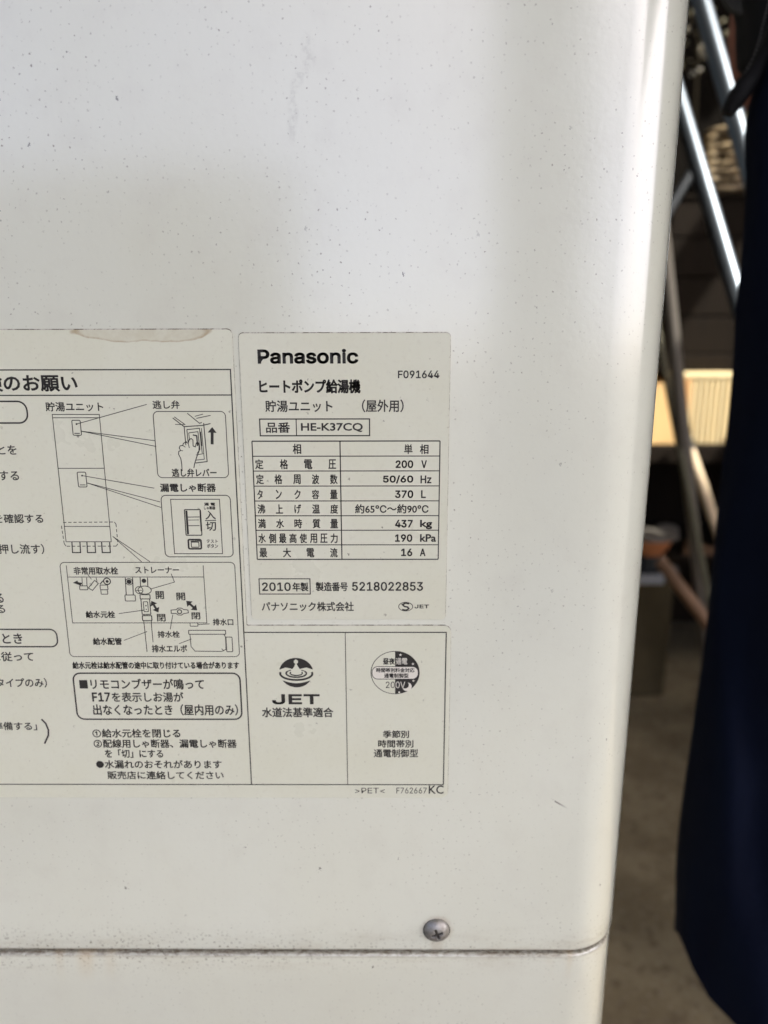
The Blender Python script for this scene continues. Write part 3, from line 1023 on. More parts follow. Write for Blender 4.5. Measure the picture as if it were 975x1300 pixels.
# ------------------------------------------------------------------ the setting
CONC = mat('stained_concrete', (0.2, 0.17, 0.125), 0.85)
g = NG(CONC)
a = g.noise(9, 5, 0.65)
b = g.noise(45, 5, 0.7)
c = g.mix(g.step(a, 0.38, 0.62), (0.115, 0.092, 0.052), (0.165, 0.138, 0.083))
c = g.mix(g.step(b, 0.5, 0.66, 0, 0.8), c, (0.075, 0.058, 0.033))
c = g.mix(g.step(g.noise(160, 3), 0.56, 0.74, 0, 0.5), c, (0.3, 0.27, 0.22))
g.base(c)
g.bump(b, 0.3, 0.004)
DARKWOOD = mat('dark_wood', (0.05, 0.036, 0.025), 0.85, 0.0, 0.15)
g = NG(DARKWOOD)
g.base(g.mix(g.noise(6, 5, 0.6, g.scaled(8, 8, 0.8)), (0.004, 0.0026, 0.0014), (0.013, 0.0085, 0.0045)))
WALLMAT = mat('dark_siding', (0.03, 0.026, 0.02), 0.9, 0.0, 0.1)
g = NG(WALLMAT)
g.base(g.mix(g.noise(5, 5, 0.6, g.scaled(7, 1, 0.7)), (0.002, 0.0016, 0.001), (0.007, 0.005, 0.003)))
ROOFMAT = mat('weathered_roof_sheet', (0.22, 0.21, 0.2), 0.7)
structure(mesh('ground', [(-60, -60, 0), (60, -60, 0), (60, 60, 0), (-60, 60, 0)], [(0, 1, 2, 3)], CONC))
ASPH = mat('low_bounce_asphalt', (0.06, 0.06, 0.058), 0.9)
g = NG(ASPH)
g.base(g.mix(g.noise(40, 5, 0.7), (0.06, 0.058, 0.048), (0.10, 0.096, 0.078)))
structure(mesh('unseen_yard', [(-60, -60, 0.004), (60, -60, 0.004), (60, -0.4, 0.004), (-60, -0.4, 0.004)], [(0, 1, 2, 3)], ASPH))  # unseen dark ground sheet, added to cut bounce light on the panel
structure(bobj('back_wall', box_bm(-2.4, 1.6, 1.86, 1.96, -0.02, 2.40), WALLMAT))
structure(bobj('unseen_side_wall', box_bm(-2.5, -2.4, -0.3, 1.96, -0.02, 2.40), WALLMAT))  # unseen left wall, added to help keep the interior dark
# unseen right wall added as shade, with an opening that suns the box
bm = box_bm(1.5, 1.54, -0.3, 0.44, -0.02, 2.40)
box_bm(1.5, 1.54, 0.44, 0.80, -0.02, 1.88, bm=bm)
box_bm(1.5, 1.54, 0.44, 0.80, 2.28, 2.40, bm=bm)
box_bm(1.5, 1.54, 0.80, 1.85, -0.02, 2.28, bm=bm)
structure(bobj('unseen_side_wall', bm, WALLMAT))
# unseen roof added for shade, with a slot cut to sun the poles
bm = box_bm(-2.6, 1.1, -1.7, 2.1, 2.42, 2.46)
box_bm(1.1, 1.53, -1.7, -0.1, 2.42, 2.46, bm=bm)
box_bm(1.1, 1.53, 1.3, 2.1, 2.42, 2.46, bm=bm)
structure(bobj('roof', bm, ROOFMAT))
structure(bobj('unseen_shade_board', box_bm(1.50, 1.53, -1.7, -0.31, 1.62, 2.42), mat('pale_board', (0.6, 0.58, 0.53), 0.8)))  # added out of view to keep the sun off the visible floor
structure(bobj('unseen_reflected_post', box_bm(0.33, 0.55, -1.66, -1.52, -0.02, 2.42, 0.006), DARKWOOD))  # added out of view so its reflection darkens a strip of the panel
# the neighbour's wall across the yard shows softly in the gloss of the panel
NEIGH = mat('neighbour_plaster', (0.055, 0.052, 0.05), 0.9, 0.0, 0.2)
structure(bobj('neighbour_wall', box_bm(-9.0, -0.7, -8.3, -8.0, -0.02, 3.1), NEIGH))

# ------------------------------------------------------------------ storage rack and what stands on it
y_r = 1.28
z_s1 = at(880, 563, y_r).z
z_s2 = at(900, 452, y_r).z
xr0, xr1 = at(780, 560, y_r).x, at(1080, 560, y_r).x
rack = thing('storage_rack', 'dark wooden storage rack standing behind the poles', 'rack', ((xr0 + xr1) / 2, y_r + 0.2, 0))
for z, yf in ((z_s1, -0.03), (z_s2, 0.06)):
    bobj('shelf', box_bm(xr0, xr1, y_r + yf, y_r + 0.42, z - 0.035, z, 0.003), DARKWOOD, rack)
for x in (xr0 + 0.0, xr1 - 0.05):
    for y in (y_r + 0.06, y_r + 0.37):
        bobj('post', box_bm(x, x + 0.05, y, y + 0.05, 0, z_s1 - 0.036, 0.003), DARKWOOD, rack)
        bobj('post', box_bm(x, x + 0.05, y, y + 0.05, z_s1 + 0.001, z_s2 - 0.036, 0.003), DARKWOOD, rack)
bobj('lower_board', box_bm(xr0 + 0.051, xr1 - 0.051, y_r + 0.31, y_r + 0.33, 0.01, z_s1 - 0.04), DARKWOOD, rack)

# cream wooden box, front of narrow upright boards
CREAM = mat('pale_sawn_wood', (0.86, 0.73, 0.42), 0.7)
g = NG(CREAM)
g.base(g.mix(g.noise(22, 4, 0.6, g.scaled(6, 6, 0.5)), (0.85, 0.72, 0.42), (0.72, 0.55, 0.28)))
ORANGE = mat('orange_wood', (0.6, 0.32, 0.12), 0.7)
pA, pB = at(874, 480, y_r), at(934, 487, y_r)
z_top = at(900, 481, y_r).z
cb = thing('wooden_box', 'pale cream wooden box with narrow upright boards on the dark rack', 'box', ((pA.x + pB.x) / 2, y_r + 0.1, z_s1))
nb = 9
bw = (pB.x - pA.x) / nb
for i in range(nb):
    x = pA.x + i * bw
    dy = random.uniform(-0.0015, 0.0015)
    bobj('board', box_bm(x + 0.0016, x + bw - 0.0016, y_r - 0.014 + dy, y_r - 0.002 + dy, z_s1 + 0.001, z_top + random.uniform(-0.002, 0.002), 0.0012), CREAM, cb)
bobj('side', box_bm(pA.x - 0.013, pA.x - 0.001, y_r - 0.014, y_r + 0.20, z_s1 + 0.001, z_top - 0.003, 0.001), ORANGE, cb)
bobj('side', box_bm(pB.x + 0.001, pB.x + 0.013, y_r - 0.014, y_r + 0.20, z_s1 + 0.001, z_top - 0.003, 0.001), CREAM, cb)
bobj('corner_post', box_bm(pA.x - 0.003, pA.x + 0.011, y_r - 0.019, y_r - 0.0155, z_s1 + 0.001, z_top + 0.001, 0.001), ORANGE, cb)
bobj('back', box_bm(pA.x, pB.x, y_r + 0.185, y_r + 0.198, z_s1 + 0.001, z_top - 0.003), CREAM, cb)
bobj('lid', box_bm(pA.x - 0.016, pB.x + 0.016, y_r - 0.015, y_r + 0.205, z_top + 0.003, z_top + 0.010, 0.001), CREAM, cb)
cb.rotation_euler.z = radians(-5)
# second, tawny box to its left
qA, qB = at(815, 500, y_r - 0.015), at(866, 500, y_r - 0.015)
zq = at(840, 487, y_r - 0.015).z
tb = thing('tawny_box', 'tawny wooden box left of the cream box, half hidden by the grey pole', 'box', ((qA.x + qB.x) / 2, y_r + 0.15, z_s1))
TAWNY = mat('tawny_wood', (0.72, 0.47, 0.2), 0.7)
bobj('front', box_bm(qA.x, qB.x, y_r - 0.015, y_r - 0.003, z_s1 + 0.001, zq, 0.001), TAWNY, tb)
bobj('back', box_bm(qA.x, qB.x, y_r + 0.19, y_r + 0.202, z_s1 + 0.001, zq, 0.001), TAWNY, tb)
for x in (qA.x, qB.x - 0.012):
    bobj('side', box_bm(x, x + 0.012, y_r - 0.0025, y_r + 0.1895, z_s1 + 0.001, zq, 0.001), TAWNY, tb)

# dark crate on the upper shelf, rope coil on the crate
z_c = at(930, 243, y_r).z
cx0, cx1 = at(866, 300, y_r).x, at(1040, 300, y_r).x
cr = thing('dark_crate', 'dark brown crate on the top of the rack beneath the rope coil', 'crate', ((cx0 + cx1) / 2, y_r + 0.16, z_s2))
nz = 4
for i in range(nz):
    za, zb = z_s2 + 0.002 + (z_c - z_s2) * i / nz, z_s2 + (z_c - z_s2) * (i + 1) / nz - 0.002
    bobj('plank', box_bm(cx0, cx1, y_r + 0.065, y_r + 0.081, za, zb, 0.002), DARKWOOD, cr)
    bobj('plank', box_bm(cx0, cx1, y_r + 0.304, y_r + 0.32, za, zb, 0.002), DARKWOOD, cr)
for x in (cx0 + 0.002, cx1 - 0.018):
    bobj('side', box_bm(x, x + 0.016, y_r + 0.0815, y_r + 0.3035, z_s2 + 0.001, z_c - 0.003), DARKWOOD, cr)
bobj('lid', box_bm(cx0 - 0.004, cx1 + 0.004, y_r + 0.060, y_r + 0.324, z_c - 0.0015, z_c + 0.004), DARKWOOD, cr)

ROPE = mat('tan_rope', (0.34, 0.25, 0.14), 0.5)
g = NG(ROPE)
wv = g.n('ShaderNodeTexWave', wave_type='BANDS', bands_direction='DIAGONAL')
wv.inputs['Scale'].default_value = 18.0
g.l(g.pos, wv.inputs['Vector'])
g.base(g.mix(wv.outputs['Fac'], (0.15, 0.105, 0.055), (0.5, 0.39, 0.23)))
rc = at(945, 200, y_r + 0.09)
bm = bmesh.new()
pts = []
turns, top = 8, at(930, 140, y_r).z
rr_ = 0.052
z_step = (top - z_c - 0.012) / turns
for i in range(turns * 28 + 1):
    a = 2 * pi * i / 28
    q = rr_ * (1 + 0.07 * noise.noise((a * 0.3, 1.0, 4.0))) 
    pts.append((rc.x + q * cos(a), y_r + 0.15 + q * sin(a), z_c + 0.013 + z_step * a / (2 * pi) + 0.0035 * sin(a * 1.0)))
tube_bm(pts, 0.0058, 8, bm)
coil = bobj('rope_coil', bm, ROPE, None, 60)
tag(coil, 'tan rope wound in a tall coil on the dark crate behind the silver pole', 'rope')

# dry plant with pale shiny leaves at the top, against the dark wall
STEM = mat('dry_stem', (0.02, 0.016, 0.009), 0.9, 0.0, 0.1)
LEAF = mat('pale_dry_leaf', (0.85, 0.78, 0.6), 0.25, 0.7)
LEAFD = mat('dull_dry_leaf', (0.34, 0.31, 0.2), 0.5)
y_l = 1.6
stem0 = at(882, 150, y_l)
pl = thing('dried_plant', 'dried plant with small pale shiny leaves hanging on the dark wall', 'plant', (stem0.x, y_l, stem0.z))
leaf_px = [(866, 18, 7, 50, 0), (878, 16, 8, 80, 1), (873, 37, 9, 90, 0), (886, 41, 9, 100, 0), (871, 55, 8, 70, 1), (891, 61, 10, 90, 0), (890, 67, 8, 30, 0), (897, 71, 9, 20, 0),
           (864, 85, 9, 60, 1), (880, 94, 10, 28, 0), (888, 89, 9, 28, 0), (927, 56, 9, 80, 0), (918, 26, 8, 30, 1), (922, 42, 8, 40, 1), (905, 12, 7, 60, 1), (876, 78, 6, 10, 1), (868, -8, 8, 40, 0), (884, -12, 8, 70, 0), (850, 30, 8, 40, 0), (846, 70, 8, 20, 1)]
trunk_pts = [stem0 + Vector((0, 0, -0.12)), stem0, at(884, 90, y_l), at(886, 40, y_l), at(884, -30, y_l)]
bmS = tube_bm(trunk_pts, [0.005, 0.004, 0.0035, 0.003, 0.002], 8)
for u, v, s, a, dull in leaf_px:
    p = at(u, v, y_l + random.uniform(-0.05, 0.05))
    j = at(884, v + 14, y_l)
    tube_bm([j, (j + p) / 2 + Vector((0, 0, 0.006)), p], [0.0018, 0.0014, 0.001], 6, bmS)
    L = s / FPX * 1.88 * 0.42
    aa = radians(a)
    e1 = Vector((cos(aa), -0.25, sin(aa))).normalized()
    nrm = Vector((-0.25 + random.uniform(-.1, .1), -0.95, 0.12 + random.uniform(-.08, .08))).normalized()
    e2 = e1.cross(nrm).normalized()
    nn = e2.cross(e1).normalized()
    vv, ff = [], []
    prof_ = [(0, 0), (0.25, 0.34), (0.5, 0.42), (0.75, 0.3), (1.0, 0.0)]
    for t, wd in prof_:
        cpt = p + e1 * ((t - 0.5) * 2 * L) - nn * (0.25 * L * (2 * t - 1) ** 2)
        vv += [cpt + e2 * (wd * 1.5 * L) + nn * 0.15 * L, cpt, cpt - e2 * (wd * 1.5 * L) + nn * 0.15 * L]
    for i in range(4):
        ff += [(3 * i, 3 * i + 1, 3 * i + 4, 3 * i + 3), (3 * i + 1, 3 * i + 2, 3 * i + 5, 3 * i + 4)]
    mesh('leaf', vv, ff, LEAFD if dull else LEAF, pl, 180)
bobj('stem', bmS, STEM, pl, 60)

# ------------------------------------------------------------------ poles
def to_z(p, q, z):
    d = q - p
    return p + d * ((z - p.z) / d.z)

ALU = mat('brushed_aluminium', (0.15, 0.175, 0.20), 0.38, 0.85)
DULL = mat('dull_grey_steel', (0.15, 0.135, 0.115), 0.5, 0.3)
DARKM = mat('dark_painted_steel', (0.035, 0.04, 0.045), 0.45, 0.3)
BAMBOO = mat('pale_wooden_pole', (0.62, 0.49, 0.32), 0.6)
OLIVE = mat('olive_pole', (0.075, 0.07, 0.04), 0.6)
RUBBER = mat('dark_rubber_cap', (0.02, 0.02, 0.02), 0.8)

def pole(name, label, a, b, ya, yb, wpx, m, zt, zb=0.0, cap=True):
    """round pole through two sighted points, run down to zb and up to zt"""
    p, q = at(*a, ya), at(*b, yb)
    lo_, hi_ = to_z(p, q, zb), to_z(p, q, zt)
    dist = ((p + q) / 2 - CAMP).dot(fwd)
    r = wpx / FPX * dist / 2
    ax = (hi_ - lo_).normalized()
    lo_ = lo_ + Vector((0, 0, r * 0.9))
    t = thing(name, label, 'pole', lo_, 'poles leaning in the storage corner')
    bobj('shaft', tube_bm([lo_ + ax * 0.03, lo_ + (hi_ - lo_) * 0.5, hi_ - ax * 0.02], r, 28), m, t, 40)
    if cap:
        bobj('end_cap', tube_bm([lo_, lo_ + ax * 0.04], r * 1.12, 20), RUBBER, t, 40)
        bobj('end_cap', tube_bm([hi_ - ax * 0.03, hi_], r * 1.12, 20), RUBBER, t, 40)
    return t

pole('metal_pole', 'thick bright aluminium pole at the top, running behind the black bag strap', (888, 0), (955, 235), 0.96, 0.80, 23, ALU, 1.9)
pole('metal_pole', 'bright aluminium pole beside the white tank edge, crossing the dark gap', (849, 90), (932, 372), 0.92, 0.73, 21, ALU, 1.9)
pole('grey_pole', 'dull grey steel pole in front of the pale wooden box', (844, 330), (890, 770), 1.02, 1.08, 16, DULL, 1.3)
pole('olive_pole', 'thin olive pole left of the dull grey pole', (838, 440), (858, 545), 1.10, 1.06, 9, OLIVE, 0.82)
pole('dark_pole', 'thin dark grey pole crossing behind the bright aluminium pole', (886, 205), (845, 275), 1.16, 1.14, 11, DARKM, at(890, 196, 1.16).z)
pole('wooden_pole', 'pale wooden pole slanting down from below the cream box', (871, 556), (914, 685), 1.22, 1.13, 13, BAMBOO, at(870, 553, 1.22).z)

# ------------------------------------------------------------------ low clutter in front of the rack
BLOCK = mat('mossy_block', (0.085, 0.07, 0.04), 0.9)
g = NG(BLOCK)
g.base(g.mix(g.noise(22, 5, 0.65), (0.035, 0.026, 0.010), (0.075, 0.058, 0.027)))
y_b = 1.20
bz = at(820, 742, y_b).z
bx0, bx1 = at(770, 780, y_b).x, at(853, 780, y_b).x
bl = bobj('concrete_block', box_bm(bx0, bx1, y_b, y_b + 0.09, 0, bz, 0.006), BLOCK)
tag(bl, 'dark mossy concrete block on the floor under the clutter', 'block')
TERRA = mat('terracotta', (0.52, 0.19, 0.07), 0.7)
GREYP = mat('grey_plastic', (0.11, 0.10, 0.085), 0.5)
PALE = mat('pale_blue_plastic', (0.3, 0.32, 0.35), 0.4)
tray = thing('plastic_tray', 'pale grey plastic tray on the mossy concrete block', 'tray', (at(812, 735, y_b + 0.03).x, y_b + 0.05, bz))
tx = at(806, 735, y_b + 0.02).x
tw = 0.05
zt_ = bz + 0.0005
bobj('floor', box_bm(tx - tw, tx + tw, y_b + 0.004, y_b + 0.086, zt_, zt_ + 0.003), PALE, tray)
for x in (tx - tw - 0.003, tx + tw):
    bobj('side', box_bm(x, x + 0.003, y_b + 0.004, y_b + 0.086, zt_, zt_ + 0.018), PALE, tray)
for y in (y_b + 0.001, y_b + 0.0865):
    bobj('side', box_bm(tx - tw - 0.003, tx + tw + 0.003, y, y + 0.003, zt_, zt_ + 0.02), PALE, tray)
tinx = at(822, 716, y_b + 0.045).x
z_tin = at(818, 707, y_b + 0.02).z
tin = thing('paint_tin', 'dark squat tin standing in the pale tray under the orange saucer', 'tin', (tinx, y_b + 0.045, zt_ + 0.0035))
tc = tin.location
ht = z_tin - tc.z
bobj('body', lathe_bm(tc, [(0.0, 0.0), (0.027, 0.0), (0.028, 0.002), (0.028, ht - 0.003), (0.0295, ht - 0.002), (0.0295, ht), (0.0, ht)], 32), DARKM, tin, 40)
pot = thing('terracotta_saucer', 'orange terracotta saucer beside the white tank edge', 'saucer', (tinx, y_b + 0.045, z_tin + 0.0005))
pc = pot.location
hp = at(818, 690, y_b).z - pc.z
bobj('dish', lathe_bm(pc, [(0.0, 0.0), (0.026, 0.0), (0.034, hp * 0.4), (0.041, hp * 0.9), (0.0415, hp), (0.037, hp), (0.0, hp * 0.9)], 36, 1.1), TERRA, pot, 40)
lidp = tag(bobj('grey_lid', lathe_bm(pc + Vector((0.006, 0, hp + 0.0005)), [(0.0, 0.0), (0.04, 0.0), (0.046, 0.003), (0.043, 0.008), (0.012, 0.012), (0.0, 0.0125)], 36, 1.15), GREYP, None, 40), 'round dull grey lid lying on the orange saucer', 'plate')  # a grey lid resting on the saucer
# grey stone lump further back, lying on a low ledge board
yl2 = y_r + 0.16
sp_ = at(846, 674, yl2)
ledge = bobj('ledge_board', box_bm(xr0 + 0.06, xr1 - 0.06, y_r + 0.02, y_r + 0.30, sp_.z - 0.034, sp_.z - 0.018, 0.002), DARKWOOD, rack)
STONE = mat('grey_stone', (0.22, 0.2, 0.165), 0.8)
bm = bmesh.new()
bmesh.ops.create_icosphere(bm, subdivisions=3, radius=1.0)
for v in bm.verts:
    n_ = 1 + 0.18 * noise.noise(v.co * 1.6 + Vector((3, 1, 2)))
    v.co = Vector((sp_.x + v.co.x * 0.026 * n_, yl2 + v.co.y * 0.024 * n_, sp_.z + v.co.z * 0.018 * n_))
tag(bobj('stone', bm, STONE, None, 180), 'rounded grey stone above the orange saucer in the dark rack', 'stone')
# grey rag on the block, a dim plank lying across the ledge behind
RAG = mat('grey_rag', (0.09, 0.085, 0.08), 0.9)
rg = at(846, 733, y_b + 0.045)
bm = bmesh.new()
bmesh.ops.create_icosphere(bm, subdivisions=4, radius=1.0)
for v in bm.verts:
    n_ = 1 + 0.35 * noise.noise(v.co * 1.9 + Vector((7, 2, 5))) + 0.12 * noise.noise(v.co * 5)
    v.co = Vector((rg.x + v.co.x * 0.021 * n_, y_b + 0.045 + v.co.y * 0.03 * n_, max(bz + 0.0005, bz + 0.013 + v.co.z * 0.016 * n_)))
tag(bobj('rag', bm, RAG, None, 180), 'crumpled grey rag on the right end of the mossy block', 'rag')
PLANKM = mat('brown_plank', (0.12, 0.065, 0.03), 0.75)
pk0, pk1 = at(868, 694, y_r + 0.04), at(950, 716, y_r + 0.04)
pkd = (pk1 - pk0).normalized()
bm = bmesh.new()
bmesh.ops.create_cube(bm, size=1.0, matrix=Matrix.Translation((pk0 + pk1) / 2) @ Matrix.Rotation(-atan2(pkd.z, pkd.x), 4, 'Y') @ Matrix.Diagonal(((pk1 - pk0).length, 0.02, 0.03, 1)))
bmesh.ops.bevel(bm, geom=list(bm.edges), offset=0.002, segments=2, affect='EDGES')
tag(bobj('plank', bm, PLANKM), 'short dim brown plank slanting behind the dull grey pole', 'plank')
# tool with a brown wooden handle leaning on the block
HANDLE = mat('brown_tool_handle', (0.2, 0.115, 0.065), 0.5)
ha, hb = at(838, 712, 1.12), at(903, 797, 1.02)
lowp = to_z(ha, hb, 0.0)
ax = (ha - lowp).normalized()
tool = thing('hand_tool', 'brown wooden tool handle slanting across the block to the floor', 'tool', lowp)
bobj('handle', tube_bm([lowp + ax * 0.10, lowp + ax * 0.2, ha], [0.010, 0.0125, 0.012], 16), HANDLE, tool, 50)
bobj('head', box_bm(lowp.x - 0.02, lowp.x + 0.02, lowp.y - 0.012, lowp.y + 0.012, 0.0, 0.075, 0.004), DARKM, tool)

# ------------------------------------------------------------------ clothes hanging at the right
NAVY = mat('navy_cloth', (0.0045, 0.007, 0.021), 0.75, 0.0, 0.05)
g = NG(NAVY)
g.base(g.mix(g.noise(30, 4, 0.6, g.scaled(1, 1, 0.35)), (0.0008, 0.0014, 0.005), (0.0024, 0.005, 0.0155)))
NAVYS = mat('navy_stitching', (0.012, 0.016, 0.04), 0.8)
y_n = 0.24
edge_px = [(978, 86), (966, 120), (960.5, 150), (959, 230), (952, 290), (945, 345), (938.5, 395), (935.5, 480), (932, 560), (917, 690), (905, 770), (886, 900), (874.5, 1000), (868.5, 1100), (863.5, 1185)]
E_ = [at(u, v, y_n) for u, v in edge_px]
def edge_x(z):
    for a, b in zip(E_, E_[1:]):
        if b.z <= z <= a.z:
            t = (z - a.z) / (b.z - a.z)
            return a.x + (b.x - a.x) * t
    return E_[0].x + (z - E_[0].z) * 0.25 if z > E_[0].z else E_[-1].x
hem_px = [(863, 1190), (868, 1206), (881, 1227), (906, 1235), (941, 1244), (979, 1259), (1020, 1270), (1070, 1276)]
H_ = [at(u, v, y_n) for u, v in hem_px]
def hem_z(x):
    if x <= H_[0].x:
        return H_[0].z
    for a, b in zip(H_, H_[1:]):
        if a.x <= x <= b.x:
            return a.z + (b.z - a.z) * (x - a.x) / (b.x - a.x)
    return H_[-1].z
z_top_n = E_[0].z + 0.16
x_r = H_[-1].x
coat = thing('navy_coat', 'dark navy coat hanging at the right with a stitched curved hem', 'coat', ((E_[8].x + x_r) / 2, y_n, H_[-1].z))
NS, NT = 120, 90
vv, ff = [], []
def coat_point(s, t, inset=0.0):
    # s runs round the garment, t from shoulder to hem
    a = 2 * pi * s
    zc = z_top_n + (H_[0].z - z_top_n) * t
    xl = edge_x(zc)
    xr = x_r - 0.03 * (1 - t)
    wv_ = 0.5 - 0.5 * cos(a)                       # 0 at the left edge, 1 at the right
    x = xl + (xr - xl) * wv_
    front_ = sin(a)
    dep = (0.038 + 0.012 * t) * (abs(front_) ** 0.8) * (1 if front_ < 0 else -1)
    fold = 0.034 * noise.noise((x * 22 + zc * 5, zc * 2.6, 3.0 + (front_ > 0))) + 0.010 * sin(x * 60 - zc * 22 + 1.0)
    y = y_n - 0.0 + dep * 1.0 + fold * abs(front_) ** 0.6
    hz = hem_z(x)
    zz = z_top_n + (hz - z_top_n) * t
    # keep the side seam where the edge is at this height
    if t > 0.0:
        pull = max(0.0, 1 - wv_ * 6)
        zz = zz * (1 - pull) + zc * pull if t < 1 else hz
    return Vector((x, y, zz))
for j in range(NT + 1):
    for i in range(NS):
        vv.append(coat_point(i / NS, j / NT))
for j in range(NT):
    for i in range(NS):
        i2 = (i + 1) % NS
        ff.append((j * NS + i, j * NS + i2, (j + 1) * NS + i2, (j + 1) * NS + i))
ff.append(tuple(range(NS))[::-1])
body = mesh('cloth', vv, ff, NAVY, coat, 60)
# hem: a doubled band a little proud of the cloth, and its row of stitching
bmh = bmesh.new()
front_ids = [i for i in range(NS // 2, NS + 1)]
band = []
for i in front_ids:
    s = (i % NS) / NS
    p1, p0 = coat_point(s, 1.0), coat_point(s, 0.985)
    off = Vector((0, -0.0030, 0))
    band.append((bmh.verts.new(p0 + off + Vector((0, 0.0012, 0))), bmh.verts.new(p0 * 0.9 + p1 * 0.1 + off), bmh.verts.new(p1 + off), bmh.verts.new(p1 + Vector((0, 0.0005, 0)))))
for A, B in zip(band, band[1:]):
    for q in range(3):
        bmh.faces.new((A[q], B[q], B[q + 1], A[q + 1]))
bobj('hem', bmh, NAVY, coat, 60)

# maroon cloth behind
MAROON = mat('maroon_cloth', (0.2, 0.08, 0.055), 0.85)
y_m = 0.40
mo = [(931, 14), (926, 50), (934, 95), (944, 128), (957, 149), (985, 150), (1040, 120), (1060, 20), (1050, -60), (935, -60)]
def padded(px, y, th, puff, seed=0.0):
    """soft slab with a sewn edge: outline at depth y, swelling towards and away from the viewer"""
    P = []
    Q = [at(u, v, y) for u, v in px]
    for i, p in enumerate(Q):
        q = Q[(i + 1) % len(Q)]
        P += [p.lerp(q, t / 4) for t in range(4)]
    cen = sum(P, Vector()) / len(P)
    bm = bmesh.new()
    rim = [bm.verts.new(p) for p in P]
    for sgn in (-1, 1):
        prev = rim
        for f_, d_ in ((0.95, 0.55), (0.82, 0.85), (0.6, 1.0), (0.3, 1.06)):
            ring = []
            for p in P:
                q = cen.lerp(p, f_)
                n_ = noise.noise((q.x * 25, q.z * 14, seed + sgn))
                ring.append(bm.verts.new(q + Vector((0, sgn * (th / 2 * d_ + puff * n_ * d_), 0))))
            for i in range(len(P)):
                j = (i + 1) % len(P)
                bm.faces.new((prev[i], prev[j], ring[j], ring[i]))
            prev = ring
        c_ = bm.verts.new(cen + Vector((0, sgn * th / 2 * 1.08, 0)))
        for i in range(len(P)):
            bm.faces.new((prev[i], prev[(i + 1) % len(P)], c_))
    return bm
bm = padded(mo, y_m, 0.03, 0.006, 2.0)
tag(bobj('maroon_cloth', bm, MAROON, None, 60), 'folded maroon cloth behind the black bag at the upper right', 'cloth')

# black bag with strap and zip
BLACK = mat('black_nylon', (0.004, 0.004, 0.005), 0.6, 0.0, 0.12)
BLACKG = mat('grey_black_ribbing', (0.03, 0.03, 0.03), 0.7, 0.0, 0.15)
STITCH = mat('grey_stitch', (0.2, 0.2, 0.2), 0.6)
y_k = 0.26
bag = thing('black_bag', 'black nylon bag with ribbed edge and hanging strap at the top right corner', 'bag', at(990, 20, y_k))
bo = [(939, 26), (939, 55), (941, 84), (950, 96), (966, 88), (985, 78), (1060, 62), (1080, -70), (935, -80), (932, -10)]
bm = padded(bo, y_k + 0.03, 0.035, 0.006, 6.0)
bobj('body', bm, BLACK, bag, 60)
def ribbon(px, y, wd, th, m, name, parent):
    P = [at(u, v, y + dy) for u, v, dy in px]
    bm = bmesh.new()
    rings = []
    for i, p in enumerate(P):
        d = (P[min(i + 1, len(P) - 1)] - P[max(i - 1, 0)]).normalized()
        n = d.cross(Vector((0, 1, 0))).normalized()
        w_ = wd[i] if isinstance(wd, list) else wd
        o_ = Vector((0, th / 2, 0))
        rings.append([bm.verts.new(p + n * w_ / 2 - o_), bm.verts.new(p + n * w_ * 0.3 - o_ * 1.8), bm.verts.new(p - n * w_ * 0.3 - o_ * 1.8), bm.verts.new(p - n * w_ / 2 - o_), bm.verts.new(p - n * w_ / 2 + o_), bm.verts.new(p + n * w_ / 2 + o_)])
    for A, B in zip(rings, rings[1:]):
        for q in range(6):
            bm.faces.new((A[q], A[(q + 1) % 6], B[(q + 1) % 6], B[q]))
    bm.faces.new(rings[0][::-1]); bm.faces.new(rings[-1])
    return bobj(name, bm, m, parent, 50)
pxw = 0.52 / FPX
ribbon([(990, 40, -0.004), (974, 74, -0.006), (960, 93, -0.008), (946, 110, -0.010), (936, 124, -0.010), (929, 136, -0.009), (924, 146, -0.008)], y_k, [30 * pxw, 26 * pxw, 24 * pxw, 22 * pxw, 20 * pxw, 17 * pxw, 10 * pxw], 0.006, BLACK, 'strap', bag)
for i in range(4):
    ribbon([(916 + 5.5 * i, -8 + 1.0 * i, -0.004), (921 + 5.0 * i, 4, -0.005), (929 + 3.2 * i, 15 + 1.4 * i, -0.003)], y_k, 2.6 * pxw, 0.004, BLACKG, 'rib', bag)
zl = [(978, -6), (973, 14), (968, 34), (964, 50), (959, 66), (951, 84), (942, 100)]
bm = bmesh.new()
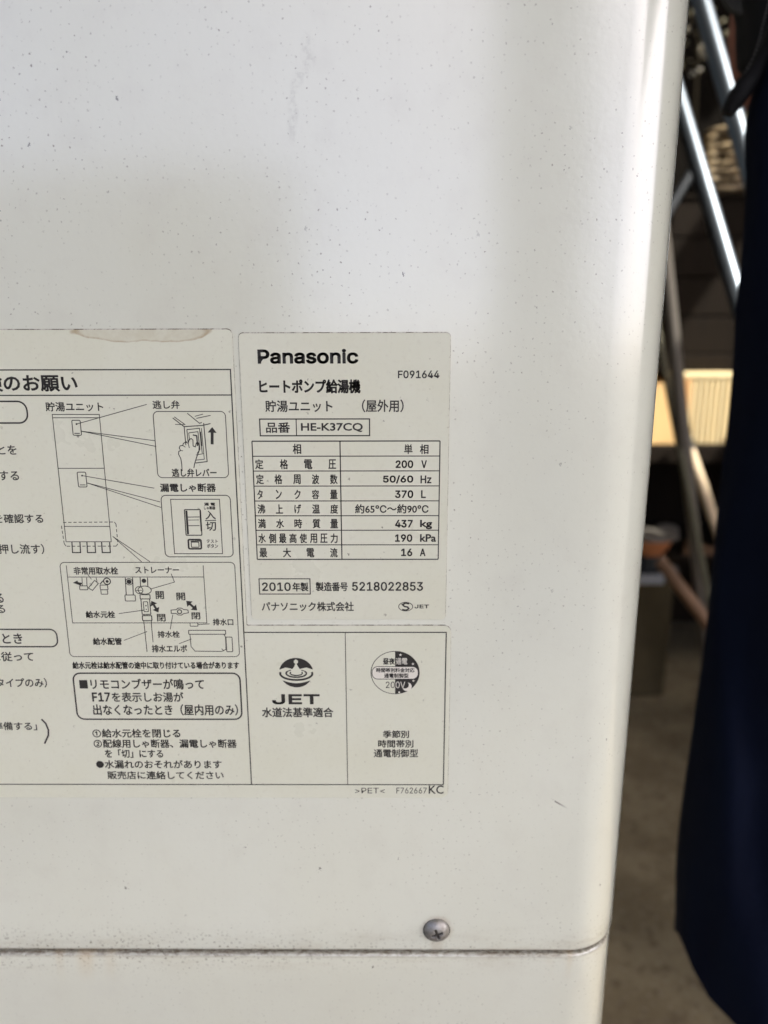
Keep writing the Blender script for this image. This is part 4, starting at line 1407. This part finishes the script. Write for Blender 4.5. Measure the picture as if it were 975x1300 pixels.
Z_ = [at(u, v, y_k - 0.012) for u, v in zl]
for a, b in zip(Z_, Z_[1:]):
    n = max(2, int((b - a).length / 0.0021))
    for i in range(n):
        c_ = a + (b - a) * ((i + 0.5) / n)
        bmesh.ops.create_icosphere(bm, subdivisions=1, radius=0.00042, matrix=Matrix.Translation(c_))
st = bobj('zip_stitching', bm, STITCH, bag)
st['kind'] = 'stuff'

# the rail the clothes hang from, above the frame
z_rl, y_rl = 1.21, 0.275
rail = thing('clothes_rail', 'dark clothes rail hung from the lean-to roof above the navy coat', 'rail', (0.8, y_rl, z_rl))
bobj('bar', tube_bm([(0.16, y_rl, z_rl), (0.8, y_rl, z_rl), (1.5, y_rl, z_rl)], 0.011, 16), DARKM, rail, 40)
bobj('hanger_rod', tube_bm([(0.2, y_rl, z_rl + 0.008), (0.2, y_rl, 2.42)], 0.005, 10), DARKM, rail, 40)
hx = (E_[0].x + x_r) / 2 + 0.02
bobj('hanger_hook', tube_bm([(hx, y_n, z_top_n - 0.005), (hx, y_n + 0.01, z_rl - 0.03), (hx, y_n + 0.02, z_rl), (hx, y_rl, z_rl + 0.014), (hx, y_rl + 0.014, z_rl)], 0.002, 8), DARKM, coat, 60)
bx_ = at(1000, -60, y_k + 0.03)
bobj('loop', tube_bm([(bx_.x, y_k + 0.03, bx_.z - 0.03), (bx_.x, y_k + 0.02, z_rl), (bx_.x, y_rl, z_rl + 0.015), (bx_.x, y_rl + 0.015, z_rl)], 0.004, 8), BLACK, bag, 60)

# small pale yellow peg where the pole meets the coat
PEG = mat('pale_yellow_plastic', (0.75, 0.6, 0.28), 0.5)
pg = at(953, 152, 0.36)
peg = thing('clothes_peg', 'small pale yellow peg between the silver pole and the navy coat', 'peg', pg)
for s_ in (-1, 1):
    bobj('jaw', box_bm(pg.x + s_ * 0.0016 - 0.0014, pg.x + s_ * 0.0016 + 0.0014, pg.y - 0.003, pg.y + 0.003, pg.z - 0.006, pg.z + 0.006, 0.0006), PEG, peg)
